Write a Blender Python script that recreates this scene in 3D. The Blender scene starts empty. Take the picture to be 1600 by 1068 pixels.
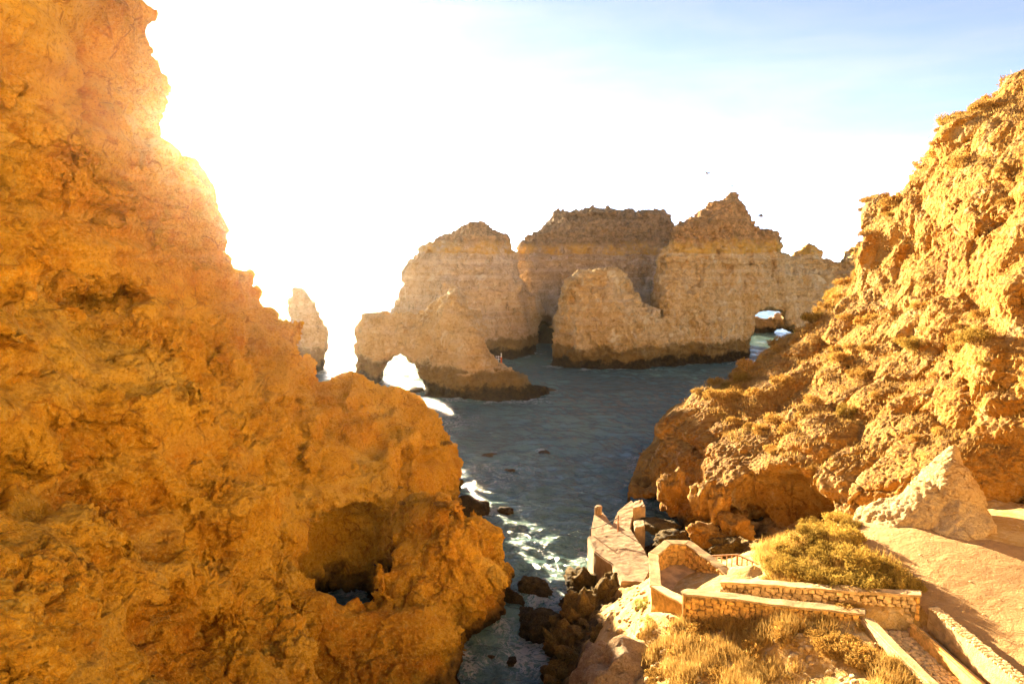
import bpy, bmesh, math, random
import numpy as np
from mathutils import Vector, Matrix

random.seed(7)
RNG = np.random.default_rng(11)
S = bpy.context.scene
COL = S.collection

# ------------------------------------------------------------------ camera, sky, sun, exposure
CAM_H, PITCH, FPX = 20.0, math.atan(126 / 1067.0), 1067.0
cam_d = bpy.data.cameras.new('camera')
cam_d.sensor_width = 36.0
cam_d.lens = 36.0 * FPX / 1600.0
cam_d.clip_start, cam_d.clip_end = 0.1, 30000.0
cam = bpy.data.objects.new('camera', cam_d)
cam.location = (0, 0, CAM_H)
cam.rotation_euler = (math.pi / 2 - PITCH, 0, 0)
COL.objects.link(cam)
S.camera = cam

SUN_AZ, SUN_EL = math.radians(-23.0), math.radians(7.6)      # azimuth from +Y towards +X
world = bpy.data.worlds.new('World')
S.world = world
world.use_nodes = True
wn = world.node_tree
wn.nodes.clear()
sky = wn.nodes.new('ShaderNodeTexSky')
sky.sky_type = 'NISHITA'
sky.sun_disc = False
sky.sun_elevation = SUN_EL
sky.sun_rotation = SUN_AZ
sky.altitude = 0
sky.air_density, sky.dust_density, sky.ozone_density = 0.19, 0.03, 1.0
bgn = wn.nodes.new('ShaderNodeBackground')
bgn.inputs['Strength'].default_value = 0.05
wout = wn.nodes.new('ShaderNodeOutputWorld')
hs = wn.nodes.new('ShaderNodeHueSaturation')
hs.inputs['Saturation'].default_value = 0.75
wn.links.new(sky.outputs[0], hs.inputs['Color'])
# thin high cirrus
tc = wn.nodes.new('ShaderNodeTexCoord'); mp = wn.nodes.new('ShaderNodeMapping'); cn = wn.nodes.new('ShaderNodeTexNoise')
mp.inputs['Rotation'].default_value = (0.25, 0.35, 0.4); mp.inputs['Scale'].default_value = (1.2, 1.6, 7.0)
cn.inputs['Scale'].default_value = 1.6; cn.inputs['Detail'].default_value = 7; cn.inputs['Roughness'].default_value = 0.6; cn.inputs['Distortion'].default_value = 0.4
cr = wn.nodes.new('ShaderNodeMapRange'); cr.interpolation_type = 'SMOOTHSTEP'
cr.inputs['From Min'].default_value = 0.42; cr.inputs['From Max'].default_value = 0.72; cr.inputs['To Max'].default_value = 0.38
cm_ = wn.nodes.new('ShaderNodeMix'); cm_.data_type = 'RGBA'
bw = wn.nodes.new('ShaderNodeRGBToBW'); ml = wn.nodes.new('ShaderNodeMath'); ml.operation = 'MULTIPLY'; ml.inputs[1].default_value = 1.35
wn.links.new(tc.outputs['Generated'], mp.inputs['Vector']); wn.links.new(mp.outputs[0], cn.inputs['Vector']); wn.links.new(cn.outputs['Fac'], cr.inputs['Value'])
wn.links.new(hs.outputs[0], bw.inputs[0]); wn.links.new(bw.outputs[0], ml.inputs[0])
wn.links.new(cr.outputs[0], cm_.inputs[0]); wn.links.new(hs.outputs[0], cm_.inputs[6]); wn.links.new(ml.outputs[0], cm_.inputs[7])
wn.links.new(cm_.outputs[2], bgn.inputs['Color'])
wn.links.new(bgn.outputs[0], wout.inputs['Surface'])

sun_d = bpy.data.lights.new('sun', 'SUN')
sun_d.energy = 4.0
sun_d.angle = math.radians(0.6)
sun_d.color = (1.0, 0.80, 0.52)
sun = bpy.data.objects.new('sun', sun_d)
SDIR = Vector((math.sin(SUN_AZ) * math.cos(SUN_EL), math.cos(SUN_AZ) * math.cos(SUN_EL), math.sin(SUN_EL)))
sun.rotation_euler = SDIR.to_track_quat('Z', 'Y').to_euler()
sun.location = (0, 0, 60)
COL.objects.link(sun)

S.view_settings.view_transform = 'Standard'
S.view_settings.look = 'None'
S.view_settings.gamma = 1.0
S.view_settings.exposure = 3.8
HAZE = 0.00005
S.cycles.volume_bounces = 0
S.cycles.max_bounces = 5
S.cycles.diffuse_bounces = 3
S.cycles.use_denoising = True

# ------------------------------------------------------------------ camera geometry helpers (photo pixels -> world points)
CP, SP = math.cos(PITCH), math.sin(PITCH)

def ray(u, v):
    xc, yc = (u - 800.0) / FPX, (534.0 - v) / FPX
    return np.array([xc, CP + yc * SP, -SP + yc * CP])

def PY(u, v, y):                     # point seen at (u, v) that lies at distance y
    r = ray(u, v); t = y / r[1]
    return np.array([r[0] * t, y, CAM_H + r[2] * t])

def PZ(u, v, z):                     # point seen at (u, v) that lies at height z
    r = ray(u, v); t = (z - CAM_H) / r[2]
    return np.array([r[0] * t, r[1] * t, z])

def project(p):
    x, y, z = p[..., 0], p[..., 1], p[..., 2] - CAM_H
    zc = np.maximum(y * CP - z * SP, 0.5)
    yc = y * SP + z * CP
    return 800 + FPX * x / zc, 534 - FPX * yc / zc

# ------------------------------------------------------------------ noise
_perm = np.random.default_rng(3).permutation(256).astype(np.int32)
_perm = np.concatenate([_perm, _perm, _perm])
_g = np.random.default_rng(5).normal(size=(256, 3)); _g /= np.linalg.norm(_g, axis=1)[:, None]
_g = (_g * 1.6).astype(np.float32)

from concurrent.futures import ThreadPoolExecutor
POOL = ThreadPoolExecutor(4)

_jit = np.random.default_rng(8).random((256, 3)).astype(np.float32)

def threaded(fn):
    def g(p):
        p = np.asarray(p, np.float32)
        if len(p) < 40000: return fn(p)
        parts = list(POOL.map(fn, np.array_split(p, max(4, len(p) // 60000))))
        if isinstance(parts[0], tuple): return tuple(np.concatenate(q) for q in zip(*parts))
        return np.concatenate(parts)
    return g

@threaded
def perlin(p):
    i = np.floor(p); f = p - i
    i = i.astype(np.int32) & 255
    w = f * f * f * (f * (f * 6 - 15) + 10)
    out = 0
    for dx in (0, 1):
        px = _perm[i[:, 0] + dx]; wx = w[:, 0] if dx else 1 - w[:, 0]
        for dy in (0, 1):
            py = _perm[px + i[:, 1] + dy]; wy = w[:, 1] if dy else 1 - w[:, 1]
            for dz in (0, 1):
                g = _g[_perm[py + i[:, 2] + dz]]
                wz = w[:, 2] if dz else 1 - w[:, 2]
                out = out + wx * wy * wz * (g[:, 0] * (f[:, 0] - dx) + g[:, 1] * (f[:, 1] - dy) + g[:, 2] * (f[:, 2] - dz))
    return out

def fbm(p, octv=4, gain=0.5, lac=2.03):
    a, s, o = 1.0, 1.0, 0
    for k in range(octv):
        o = o + a * perlin(p * s + 17.3 * k)
        a *= gain; s *= lac
    return o

def ridged(p, octv=3):
    a, s, o = 1.0, 1.0, 0
    for k in range(octv):
        o = o + a * (1 - np.abs(perlin(p * s + 31.7 * k)) * 2.0)
        a *= 0.5; s *= 2.1
    return o / 1.75

@threaded
def worley(p):
    """F1, F2 and the id (0..1) of the nearest feature point"""
    i = np.floor(p); f = p - i
    i = i.astype(np.int32)
    n = len(p)
    f1 = np.full(n, 9.0, np.float32); f2 = np.full(n, 9.0, np.float32); cid = np.zeros(n, np.int32)
    for dx in (-1, 0, 1):
        for dy in (-1, 0, 1):
            for dz in (-1, 0, 1):
                h = _perm[_perm[_perm[(i[:, 0] + dx) & 255] + ((i[:, 1] + dy) & 255)] + ((i[:, 2] + dz) & 255)]
                j = _jit[h]
                qx = f[:, 0] - (j[:, 0] + dx); qy = f[:, 1] - (j[:, 1] + dy); qz = f[:, 2] - (j[:, 2] + dz)
                d = qx * qx + qy * qy + qz * qz
                m = d < f1
                f2 = np.where(m, f1, np.minimum(f2, d))
                cid = np.where(m, h, cid)
                f1 = np.where(m, d, f1)
    return np.sqrt(f1), np.sqrt(f2), cid.astype(np.float32) / 255.0

def warp(p, amt, scale, seed=0.0):
    q = p / scale + seed
    return p + amt * np.stack([perlin(q), perlin(q + 71.3), perlin(q + 143.9)], 1)

def sstep(a, b, x):
    t = np.clip((x - a) / (b - a), 0, 1)
    return t * t * (3 - 2 * t)

# ------------------------------------------------------------------ solids: traced outline + distances + thickness, meshed on a world grid
def smin(a, b, k):
    h = np.clip(0.5 + 0.5 * (b - a) / k, 0, 1)
    return b * (1 - h) + a * h - k * h * (1 - h)

def tps(pts):
    """smooth distance field through control points (u, v, y)"""
    q = np.array(pts, float)
    xy = q[:, :2] / 100.0
    n = len(q)
    def U(r2):
        return 0.5 * r2 * np.log(r2 + 1e-9)
    d2 = ((xy[:, None] - xy[None]) ** 2).sum(-1)
    A = np.zeros((n + 3, n + 3))
    A[:n, :n] = U(d2) + np.eye(n) * 0.4
    A[:n, n] = 1; A[:n, n + 1:] = xy
    A[n, :n] = 1; A[n + 1:, :n] = xy.T
    w = np.linalg.solve(A, np.concatenate([q[:, 2], [0, 0, 0]]))
    def f(u, v):
        g = np.stack([u, v], -1) / 100.0
        o = w[n] + g[..., 0] * w[n + 1] + g[..., 1] * w[n + 2]
        for k in range(n):
            o = o + w[k] * U((g[..., 0] - xy[k, 0]) ** 2 + (g[..., 1] - xy[k, 1]) ** 2)
        return np.clip(o, q[:, 2].min() * 0.85, q[:, 2].max() * 1.15)
    return f

def poly_sdf(poly, u, v):
    p = np.array(poly, float)
    d = np.full(u.shape, 1e9); s = np.zeros(u.shape, bool)
    for a, b in zip(p, np.roll(p, -1, 0)):
        ex, ey = b - a
        t = np.clip(((u - a[0]) * ex + (v - a[1]) * ey) / (ex * ex + ey * ey + 1e-9), 0, 1)
        d = np.minimum(d, (u - a[0] - t * ex) ** 2 + (v - a[1] - t * ey) ** 2)
        c = (a[1] > v) != (b[1] > v)
        s ^= c & (u < (b[0] - a[0]) * (v - a[1]) / (b[1] - a[1] + 1e-12) + a[0])
    d = np.sqrt(d)
    return np.where(s, d, -d)

GU, GV, GS = np.arange(-800, 2401, 5.0), np.arange(-900, 2001, 5.0), 5.0
MU, MV = np.meshgrid(GU, GV, indexing='ij')

def bil(img, u, v):
    x = np.clip((u - GU[0]) / GS, 0, len(GU) - 1.001); y = np.clip((v - GV[0]) / GS, 0, len(GV) - 1.001)
    i = x.astype(np.int32); j = y.astype(np.int32); a = x - i; b = y - j
    return (img[i, j] * (1 - a) * (1 - b) + img[i + 1, j] * a * (1 - b) + img[i, j + 1] * (1 - a) * b + img[i + 1, j + 1] * a * b)

class Layer:
    def __init__(self, poly, pts, R=3.0, T=3.0, B=8.0, flip=False):
        self.R, self.T, self.B = R, T, B
        self.e = poly_sdf(poly, MU, MV).astype(np.float32)
        self.D = tps(pts)(MU, MV).astype(np.float32) if len(pts) > 2 else np.full(MU.shape, pts[0][2], np.float32)
    def eval(self, p, u, v):
        y = p[:, 1]
        D = bil(self.D, u, v)
        e = bil(self.e, u, v) * (D / FPX)
        q = np.clip(e / self.R, 0, 1)
        rnd = np.sqrt(np.maximum(q * (2 - q), 0))
        out = np.minimum(e, 0)
        front = D + self.T * (1 - rnd) - out * 6
        back = D + self.T + self.B * rnd + out * 6
        return np.maximum(front - y, y - back)

def surface_nets(f, org, h):
    nx, ny, nz = f.shape
    s = f < 0
    c = s[:-1, :-1, :-1].astype(np.int8)
    cnt = np.zeros((nx - 1, ny - 1, nz - 1), np.int8)
    for a in (0, 1):
        for b in (0, 1):
            for d in (0, 1):
                cnt += s[a:nx - 1 + a, b:ny - 1 + b, d:nz - 1 + d]
    act = (cnt > 0) & (cnt < 8)
    ci = np.argwhere(act)
    idx = np.full(act.shape, -1, np.int32); idx[act] = np.arange(len(ci))
    acc = np.zeros((len(ci), 3)); num = np.zeros(len(ci))
    corners = [(a, b, d) for a in (0, 1) for b in (0, 1) for d in (0, 1)]
    for c0 in corners:
        for ax in range(3):
            if c0[ax]: continue
            c1 = list(c0); c1[ax] = 1
            v0 = f[ci[:, 0] + c0[0], ci[:, 1] + c0[1], ci[:, 2] + c0[2]]
            v1 = f[ci[:, 0] + c1[0], ci[:, 1] + c1[1], ci[:, 2] + c1[2]]
            m = (v0 < 0) != (v1 < 0)
            t = v0 / np.where(m, v0 - v1, 1)
            pos = np.tile(np.array(c0, float), (len(ci), 1)); pos[:, ax] += t
            acc[m] += pos[m]; num[m] += 1
    V = (ci + acc / num[:, None]) * h + org
    faces = []
    for ax in range(3):
        o1, o2 = [(1, 2), (2, 0), (0, 1)][ax]
        lo = [slice(None)] * 3; hi = [slice(None)] * 3
        lo[ax] = slice(0, -1); hi[ax] = slice(1, None)
        ch = s[tuple(lo)] != s[tuple(hi)]
        e = np.argwhere(ch)
        ok = (e[:, o1] > 0) & (e[:, o2] > 0) & (e[:, o1] < f.shape[o1] - 1) & (e[:, o2] < f.shape[o2] - 1)
        e = e[ok]
        flip = s[e[:, 0], e[:, 1], e[:, 2]]
        def cell(a, b):
            q = e.copy(); q[:, o1] -= a; q[:, o2] -= b
            return idx[q[:, 0], q[:, 1], q[:, 2]]
        Q = np.stack([cell(1, 1), cell(0, 1), cell(0, 0), cell(1, 0)], 1)
        Q[~flip] = Q[~flip][:, ::-1]
        faces.append(Q)
    F = np.concatenate(faces)
    return V, F

def keep_large(V, F, frac=0.02):
    lab = np.arange(len(V))
    E = np.concatenate([F[:, [0, 1]], F[:, [1, 2]], F[:, [2, 3]]])
    for _ in range(400):
        m = np.minimum(lab[E[:, 0]], lab[E[:, 1]])
        new = lab.copy()
        np.minimum.at(new, E[:, 0], m); np.minimum.at(new, E[:, 1], m)
        new = new[new]; new = new[new]
        if (new == lab).all(): break
        lab = new
    u, inv, c = np.unique(lab, return_inverse=True, return_counts=True)
    good = (c >= frac * len(V))[inv]
    remap = np.cumsum(good) - 1
    F = F[good[F].all(1)]
    return V[good], remap[F]

def normals_of(V, F):
    a, b, c, d = (V[F[:, k]] for k in range(4))
    fn = np.cross(c - a, d - b)
    N = np.zeros_like(V)
    for k in range(4):
        for x in range(3):
            N[:, x] += np.bincount(F[:, k], fn[:, x], len(V))
    return N / (np.linalg.norm(N, axis=1)[:, None] + 1e-12), fn

def raw_mesh(name, V, F):
    me = bpy.data.meshes.new(name)
    n = F.shape[1]
    me.vertices.add(len(V)); me.vertices.foreach_set('co', np.asarray(V, np.float32).ravel())
    me.loops.add(F.size); me.loops.foreach_set('vertex_index', np.asarray(F, np.int32).ravel())
    me.polygons.add(len(F)); me.polygons.foreach_set('loop_start', np.arange(0, F.size, n, dtype=np.int32))
    me.update(calc_edges=True)
    return me

def subdivide(V, F, levels):
    me = raw_mesh('tmp', V, F)
    o = bpy.data.objects.new('tmp', me); COL.objects.link(o)
    m = o.modifiers.new('s', 'SUBSURF'); m.levels = levels; m.boundary_smooth = 'ALL'
    dg = bpy.context.evaluated_depsgraph_get()
    ev = o.evaluated_get(dg); em = ev.to_mesh()
    V2 = np.empty(len(em.vertices) * 3, np.float32); em.vertices.foreach_get('co', V2)
    F2 = np.empty(len(em.loops), np.int32); em.loops.foreach_get('vertex_index', F2)
    ev.to_mesh_clear()
    bpy.data.objects.remove(o); bpy.data.meshes.remove(me)
    return V2.reshape(-1, 3).astype(float), F2.reshape(-1, 4)

def compact(V, F):
    used = np.zeros(len(V), bool); used[F.ravel()] = True
    remap = np.cumsum(used) - 1
    return V[used], remap[F]

ROCKS = {}

def rock(lo, hi, h, layers, coarse, fine, levels=1, carve=(), blend=1.0, reach=1.7):
    """mesh arrays (V, F quads) of a rock mass: union of layers minus carved hollows, roughened at two scales"""
    ax = [np.arange(lo[k], hi[k] + h, h) for k in range(3)]
    G = np.stack(np.meshgrid(*ax, indexing='ij'), -1)
    shp = G.shape[:3]
    p = G.reshape(-1, 3)
    u, v = project(p)
    f = None
    for L in layers:
        g = L.eval(p, u, v)
        f = g if f is None else smin(f, g, blend)
    fr = f.reshape(shp)
    gx, gy, gz = np.gradient(fr, h)
    gl = np.sqrt(gx * gx + gy * gy + gz * gz)
    f = (fr / np.clip(gl, 0.7, 12)).ravel()
    del gx, gy, gz, gl
    near = np.abs(f) < reach
    pn = p[near]
    f[near] += coarse(pn)
    for c in carve:
        f = np.maximum(f, c(p, u, v))
    V, F = surface_nets(f.reshape(shp).astype(np.float32), np.array([a[0] for a in ax]), h)
    V, F = keep_large(V, F)
    N, fn = normals_of(V, F)
    cen = V[F].mean(1)
    un, vn = project(cen)
    view = np.array([0, 0, CAM_H]) - cen; view /= np.linalg.norm(view, axis=1)[:, None]
    facing = (fn * view).sum(1) / (np.linalg.norm(fn, axis=1) + 1e-9)
    vis = (un > -160) & (un < 1760) & (vn > -140) & (vn < 1200) & (facing > -0.35) & (cen[:, 2] > -1.2)
    if levels:
        Va, Fa = compact(V, F[vis]); Va, Fa = subdivide(Va, Fa, levels)
        Vb, Fb = compact(V, F[~vis])
        V = np.concatenate([Va, Vb]); F = np.concatenate([Fa, Fb + len(Va)])
    N, _ = normals_of(V, F)
    V = V + N * fine(V, N)[:, None]
    return V, F

def link(name, me, mat=None, parent=None, **props):
    o = bpy.data.objects.new(name, me)
    COL.objects.link(o)
    if mat is not None and not me.materials: me.materials.append(mat)
    if parent is not None: o.parent = parent
    for k, val in props.items(): o[k] = val
    return o

def based(V, base):
    return V - np.array(base)

def rock_object(name, VF, mat, label, cat, group=None, smooth=True):
    V, F = VF
    base = np.array([(V[:, 0].min() + V[:, 0].max()) / 2, (V[:, 1].min() + V[:, 1].max()) / 2, max(V[:, 2].min(), 0.0)])
    me = raw_mesh(name, V - base, F)
    if smooth: me.polygons.foreach_set('use_smooth', np.ones(len(F), bool))
    o = link(name, me, mat, label=label, category=cat)
    o.location = base
    if group: o['group'] = group
    ROCKS[label] = (V, F)
    return o

# ------------------------------------------------------------------ node helper
class NT:
    def __init__(self, name):
        self.m = bpy.data.materials.new(name); self.m.use_nodes = True
        self.t = self.m.node_tree; self.t.nodes.clear()
        self.out = self.t.nodes.new('ShaderNodeOutputMaterial')
        g = self.t.nodes.new('ShaderNodeNewGeometry'); self.geo = g
        self.pos = g.outputs['Position']
    def n(self, kind, **kw):
        x = self.t.nodes.new(kind)
        for k, v in kw.items(): setattr(x, k, v)
        return x
    def put(self, sock, val):
        if hasattr(val, 'is_output') or isinstance(val, bpy.types.NodeSocket): self.t.links.new(val, sock)
        else: sock.default_value = val
    def noise(self, scale, detail=5, rough=0.55, vec=None, dist=0.0):
        x = self.n('ShaderNodeTexNoise'); self.put(x.inputs['Vector'], vec or self.pos)
        x.inputs['Scale'].default_value = scale; x.inputs['Detail'].default_value = detail
        x.inputs['Roughness'].default_value = rough; x.inputs['Distortion'].default_value = dist
        return x.outputs['Fac']
    def voro(self, scale, feature='F1', out='Distance', vec=None, rand=1.0):
        x = self.n('ShaderNodeTexVoronoi', feature=feature); self.put(x.inputs['Vector'], vec or self.pos)
        x.inputs['Scale'].default_value = scale; x.inputs['Randomness'].default_value = rand
        return x.outputs[out]
    def mapping(self, sc, vec=None, loc=(0, 0, 0)):
        x = self.n('ShaderNodeMapping'); self.put(x.inputs['Vector'], vec or self.pos)
        x.inputs['Scale'].default_value = sc; x.inputs['Location'].default_value = loc
        return x.outputs[0]
    def ramp(self, fac, stops, interp='LINEAR'):
        x = self.n('ShaderNodeValToRGB'); self.put(x.inputs[0], fac); r = x.color_ramp; r.interpolation = interp
        while len(r.elements) < len(stops): r.elements.new(0.5)
        for e, (pz, c) in zip(r.elements, stops):
            e.position = pz
            e.color = (c, c, c, 1) if isinstance(c, (int, float)) else (c[0], c[1], c[2], 1)
        return x.outputs[0]
    def step(self, val, a, b):
        x = self.n('ShaderNodeMapRange'); x.interpolation_type = 'SMOOTHSTEP'
        self.put(x.inputs['Value'], val); x.inputs['From Min'].default_value = a; x.inputs['From Max'].default_value = b
        return x.outputs[0]
    def math(self, op, a, b=0.0):
        x = self.n('ShaderNodeMath', operation=op); self.put(x.inputs[0], a); self.put(x.inputs[1], b)
        return x.outputs[0]
    def mix(self, fac, a, b, mode='MIX'):
        x = self.n('ShaderNodeMix', data_type='RGBA', blend_type=mode)
        self.put(x.inputs[0], fac)
        self.put(x.inputs[6], (*a, 1) if isinstance(a, tuple) else a); self.put(x.inputs[7], (*b, 1) if isinstance(b, tuple) else b)
        return x.outputs[2]
    def sep(self, vec):
        x = self.n('ShaderNodeSeparateXYZ'); self.put(x.inputs[0], vec); return x.outputs
    def bump(self, h, strength, dist, normal=None):
        x = self.n('ShaderNodeBump'); self.put(x.inputs['Height'], h)
        x.inputs['Strength'].default_value = strength; x.inputs['Distance'].default_value = dist
        if normal is not None: self.put(x.inputs['Normal'], normal)
        return x.outputs[0]
    def bsdf(self, color, rough=0.9, normal=None, spec=0.2, **kw):
        b = self.n('ShaderNodeBsdfPrincipled')
        self.put(b.inputs['Base Color'], (*color, 1) if isinstance(color, tuple) else color)
        self.put(b.inputs['Roughness'], rough); b.inputs['Specular IOR Level'].default_value = spec
        if normal is not None: self.put(b.inputs['Normal'], normal)
        for k, v in kw.items(): self.put(b.inputs[k], v)
        self.t.links.new(b.outputs[0], self.out.inputs['Surface'])
        return b

def rock_material(name, pal, strata=0.3, tide=(1.3, 3.4), cap=None, soil=None, bump=1.0, fine=1.0, stain=(0.16, 0.09, 0.035), stain_amt=0.5, pale=None, grain=0.5, streak=0.25, deep=None, crack=0.6):
    m = NT(name)
    deep = deep or (pal[0][0] * 0.62, pal[0][1] * 0.52, pal[0][2] * 0.5)
    z = m.sep(m.pos)[2]
    big = m.noise(0.16, 5, 0.6, dist=0.6)
    col = m.ramp(big, [(0.30, pal[0]), (0.46, pal[1]), (0.58, pal[2]), (0.72, pal[3])])
    mid = m.noise(1.1, 5, 0.68)
    col = m.mix(m.math('MULTIPLY', m.step(mid, 0.48, 0.68), 0.65), col, pal[2])
    col = m.mix(m.math('MULTIPLY', m.step(mid, 0.5, 0.33), 0.6), col, pal[0])
    gr = m.noise(6.0 * fine, 5, 0.7)
    col = m.mix(m.math('MULTIPLY', m.step(gr, 0.51, 0.66), 0.6), col, pal[3])
    col = m.mix(m.math('MULTIPLY', m.step(gr, 0.49, 0.36), grain), col, deep)
    pk = m.voro(4.5 * fine, 'F1', vec=m.mapping((1, 1, 1.3)))
    pm = m.math('MULTIPLY', m.step(pk, 0.26, 0.10), m.step(m.noise(1.3, 5, 0.6), 0.46, 0.6))
    col = m.mix(m.math('MULTIPLY', pm, grain), col, deep)
    vs = m.noise(1.0, 6, 0.68, vec=m.mapping((0.9 * fine, 0.9 * fine, 0.10 * fine)), dist=0.3)
    col = m.mix(m.math('MULTIPLY', m.step(vs, 0.56, 0.72), streak), col, deep)
    col = m.mix(m.math('MULTIPLY', m.step(vs, 0.44, 0.30), streak * 0.7), col, pal[3])
    ckv = m.n('ShaderNodeVectorMath', operation='ADD'); ckn = m.n('ShaderNodeTexNoise'); ckn.inputs['Scale'].default_value = 0.8 * fine; ckn.inputs['Detail'].default_value = 6
    m.put(ckn.inputs['Vector'], m.pos); m.put(ckv.inputs[0], m.pos); m.put(ckv.inputs[1], ckn.outputs['Color'])
    ck = m.voro(0.55 * fine, 'DISTANCE_TO_EDGE', vec=ckv.outputs[0])
    ckm = m.math('MULTIPLY', m.step(ck, 0.045, 0.006), m.step(m.noise(0.5 * fine, 4, 0.6), 0.5, 0.6))
    col = m.mix(m.math('MULTIPLY', ckm, crack), col, deep)
    # bedding
    bed = m.noise(1.0, 5, 0.6, vec=m.mapping((0.03, 0.03, 1.1)))
    col = m.mix(m.math('MULTIPLY', m.step(bed, 0.5, 0.62), strata), col, pal[1])
    col = m.mix(m.math('MULTIPLY', m.step(bed, 0.48, 0.36), strata), col, pal[3])
    if pale is not None:
        pf = m.math('MULTIPLY', m.step(m.noise(0.45, 6, 0.65, dist=0.8), 0.54, 0.66), 0.75)
        col = m.mix(pf, col, pale)
    # stains, lichen
    st = m.math('MULTIPLY', m.step(m.noise(0.55, 8, 0.7, vec=m.mapping((1, 1, 0.45))), 0.56, 0.72), stain_amt)
    col = m.mix(st, col, stain)
    zn = m.math('ADD', z, m.math('MULTIPLY', m.math('SUBTRACT', m.noise(0.28, 6, 0.7), 0.5), 5.0))
    if cap is not None:                      # golden bed and weathered top of the headlands
        z0, gold, top = cap
        z2 = m.math('ADD', z, m.math('MULTIPLY', m.math('SUBTRACT', m.noise(0.12, 4, 0.6), 0.5), 2.4))
        gb = m.math('MULTIPLY', m.step(z2, z0, z0 + 0.25), m.step(m.noise(0.35, 6, 0.7), 0.33, 0.62))
        col = m.mix(gb, col, gold)
        tm = m.mix(m.step(m.noise(0.8, 8, 0.75), 0.36, 0.64), (top[0], top[1], top[2]), (top[0] * 2.6, top[1] * 2.6, top[2] * 2.8))
        col = m.mix(m.math('MULTIPLY', m.step(m.math('ADD', z2, m.math('MULTIPLY', m.math('SUBTRACT', m.noise(0.4, 6, 0.7), 0.5), 4.5)), z0 + 1.6, z0 + 3.2), 0.9), col, tm)
    if soil is not None:                     # soil and dry turf gather on the flatter tops
        nz = m.sep(m.geo.outputs['Normal'])[2]
        nn = m.math('ADD', nz, m.math('MULTIPLY', m.math('SUBTRACT', m.noise(0.7, 6, 0.7), 0.5), 1.3))
        sc = m.mix(m.step(m.noise(2.2, 7, 0.7), 0.4, 0.62), soil[0], soil[1])
        col = m.mix(m.math('MULTIPLY', m.step(nn, 0.42, 0.75), 0.85), col, sc)
    if tide is not None:
        wet = m.mix(m.step(m.noise(1.4, 6, 0.7), 0.4, 0.6), (0.014, 0.010, 0.006), (0.050, 0.034, 0.012))
        alg = m.mix(m.step(m.noise(0.8, 6, 0.7), 0.4, 0.62), (0.16, 0.085, 0.014), (0.27, 0.16, 0.04))
        col = m.mix(m.math('MULTIPLY', m.step(zn, tide[1] + 0.4, tide[1] - 0.6), 0.85), col, alg)
        col = m.mix(m.math('MULTIPLY', m.step(zn, tide[0] + 0.5, tide[0] - 0.4), 0.95), col, wet)
    wp = m.n('ShaderNodeVectorMath', operation='ADD')
    h1 = m.noise(2.4 * fine, 7, 0.7)
    h2 = m.voro(3.2 * fine, 'F1'); h3 = m.noise(12.0 * fine, 3, 0.7)
    nrm = m.bump(h1, 1.0 * bump, 0.55 / fine)
    nrm = m.bump(m.math('SUBTRACT', 1.0, ckm), 1.3 * crack * bump, 0.25 / fine, nrm)
    nrm = m.bump(m.math('SUBTRACT', 1.0, pm), 0.7 * bump, 0.12 / fine, nrm)
    nrm = m.bump(m.math('ADD', m.math('MULTIPLY', h2, 0.6), h3), 0.9 * bump, 0.11 / fine, nrm)
    m.bsdf(col, 0.93, nrm, 0.12)
    return m.m

# ------------------------------------------------------------------ materials of the rocks
M_LEFT = rock_material('ochre_cliff_rock', [(0.63, 0.245, 0.016), (0.80, 0.40, 0.027), (0.85, 0.48, 0.046), (0.86, 0.58, 0.12)],
                       strata=0.25, tide=(0.6, 1.5), stain=(0.36, 0.17, 0.03), stain_amt=0.4, bump=1.0, fine=1.2)
M_RIGHT = rock_material('golden_cliff_rock', [(0.42, 0.17, 0.02), (0.54, 0.25, 0.034), (0.60, 0.31, 0.058), (0.64, 0.42, 0.14)],
                        strata=0.3, tide=(0.5, 1.2), soil=((0.26, 0.13, 0.03), (0.44, 0.26, 0.07)), stain=(0.16, 0.085, 0.03), stain_amt=0.55,
                        pale=(0.64, 0.44, 0.19), fine=1.0)
def far_material(name, pal, top, gold, amt):
    return rock_material(name, pal, strata=0.4, pale=tuple(min(0.9, c * 1.12) for c in pal[3]), tide=(1.6, 4.2), cap=(21.6, gold, top), stain=(0.20, 0.12, 0.05), stain_amt=amt,
                         fine=0.5, bump=1.0, streak=0.5, grain=0.35, crack=0.35)
M_FAR = far_material('sea_stack_limestone', [(0.56, 0.34, 0.14), (0.74, 0.52, 0.27), (0.80, 0.60, 0.36), (0.84, 0.68, 0.46)], (0.24, 0.145, 0.06), (0.74, 0.43, 0.09), 0.75)
M_FAR_GOLD = far_material('golden_stack_limestone', [(0.58, 0.31, 0.08), (0.76, 0.48, 0.17), (0.82, 0.57, 0.25), (0.85, 0.65, 0.36)], (0.30, 0.17, 0.06), (0.78, 0.45, 0.08), 0.65)
M_FAR_GREY = far_material('greyish_stack_limestone', [(0.44, 0.27, 0.12), (0.60, 0.41, 0.22), (0.70, 0.51, 0.30), (0.76, 0.60, 0.41)], (0.20, 0.13, 0.06), (0.70, 0.41, 0.09), 0.9)
M_PALE = rock_material('pale_outcrop_rock', [(0.56, 0.30, 0.09), (0.66, 0.42, 0.17), (0.70, 0.50, 0.25), (0.74, 0.58, 0.35)],
                       strata=0.2, tide=None, stain=(0.45, 0.22, 0.06), stain_amt=0.4, fine=1.5)
M_WET = rock_material('wet_shore_rock', [(0.022, 0.016, 0.010), (0.05, 0.034, 0.014), (0.085, 0.06, 0.022), (0.15, 0.10, 0.04)],
                      strata=0.1, tide=None, stain=(0.03, 0.04, 0.012), stain_amt=0.6, fine=2.0)

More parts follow.
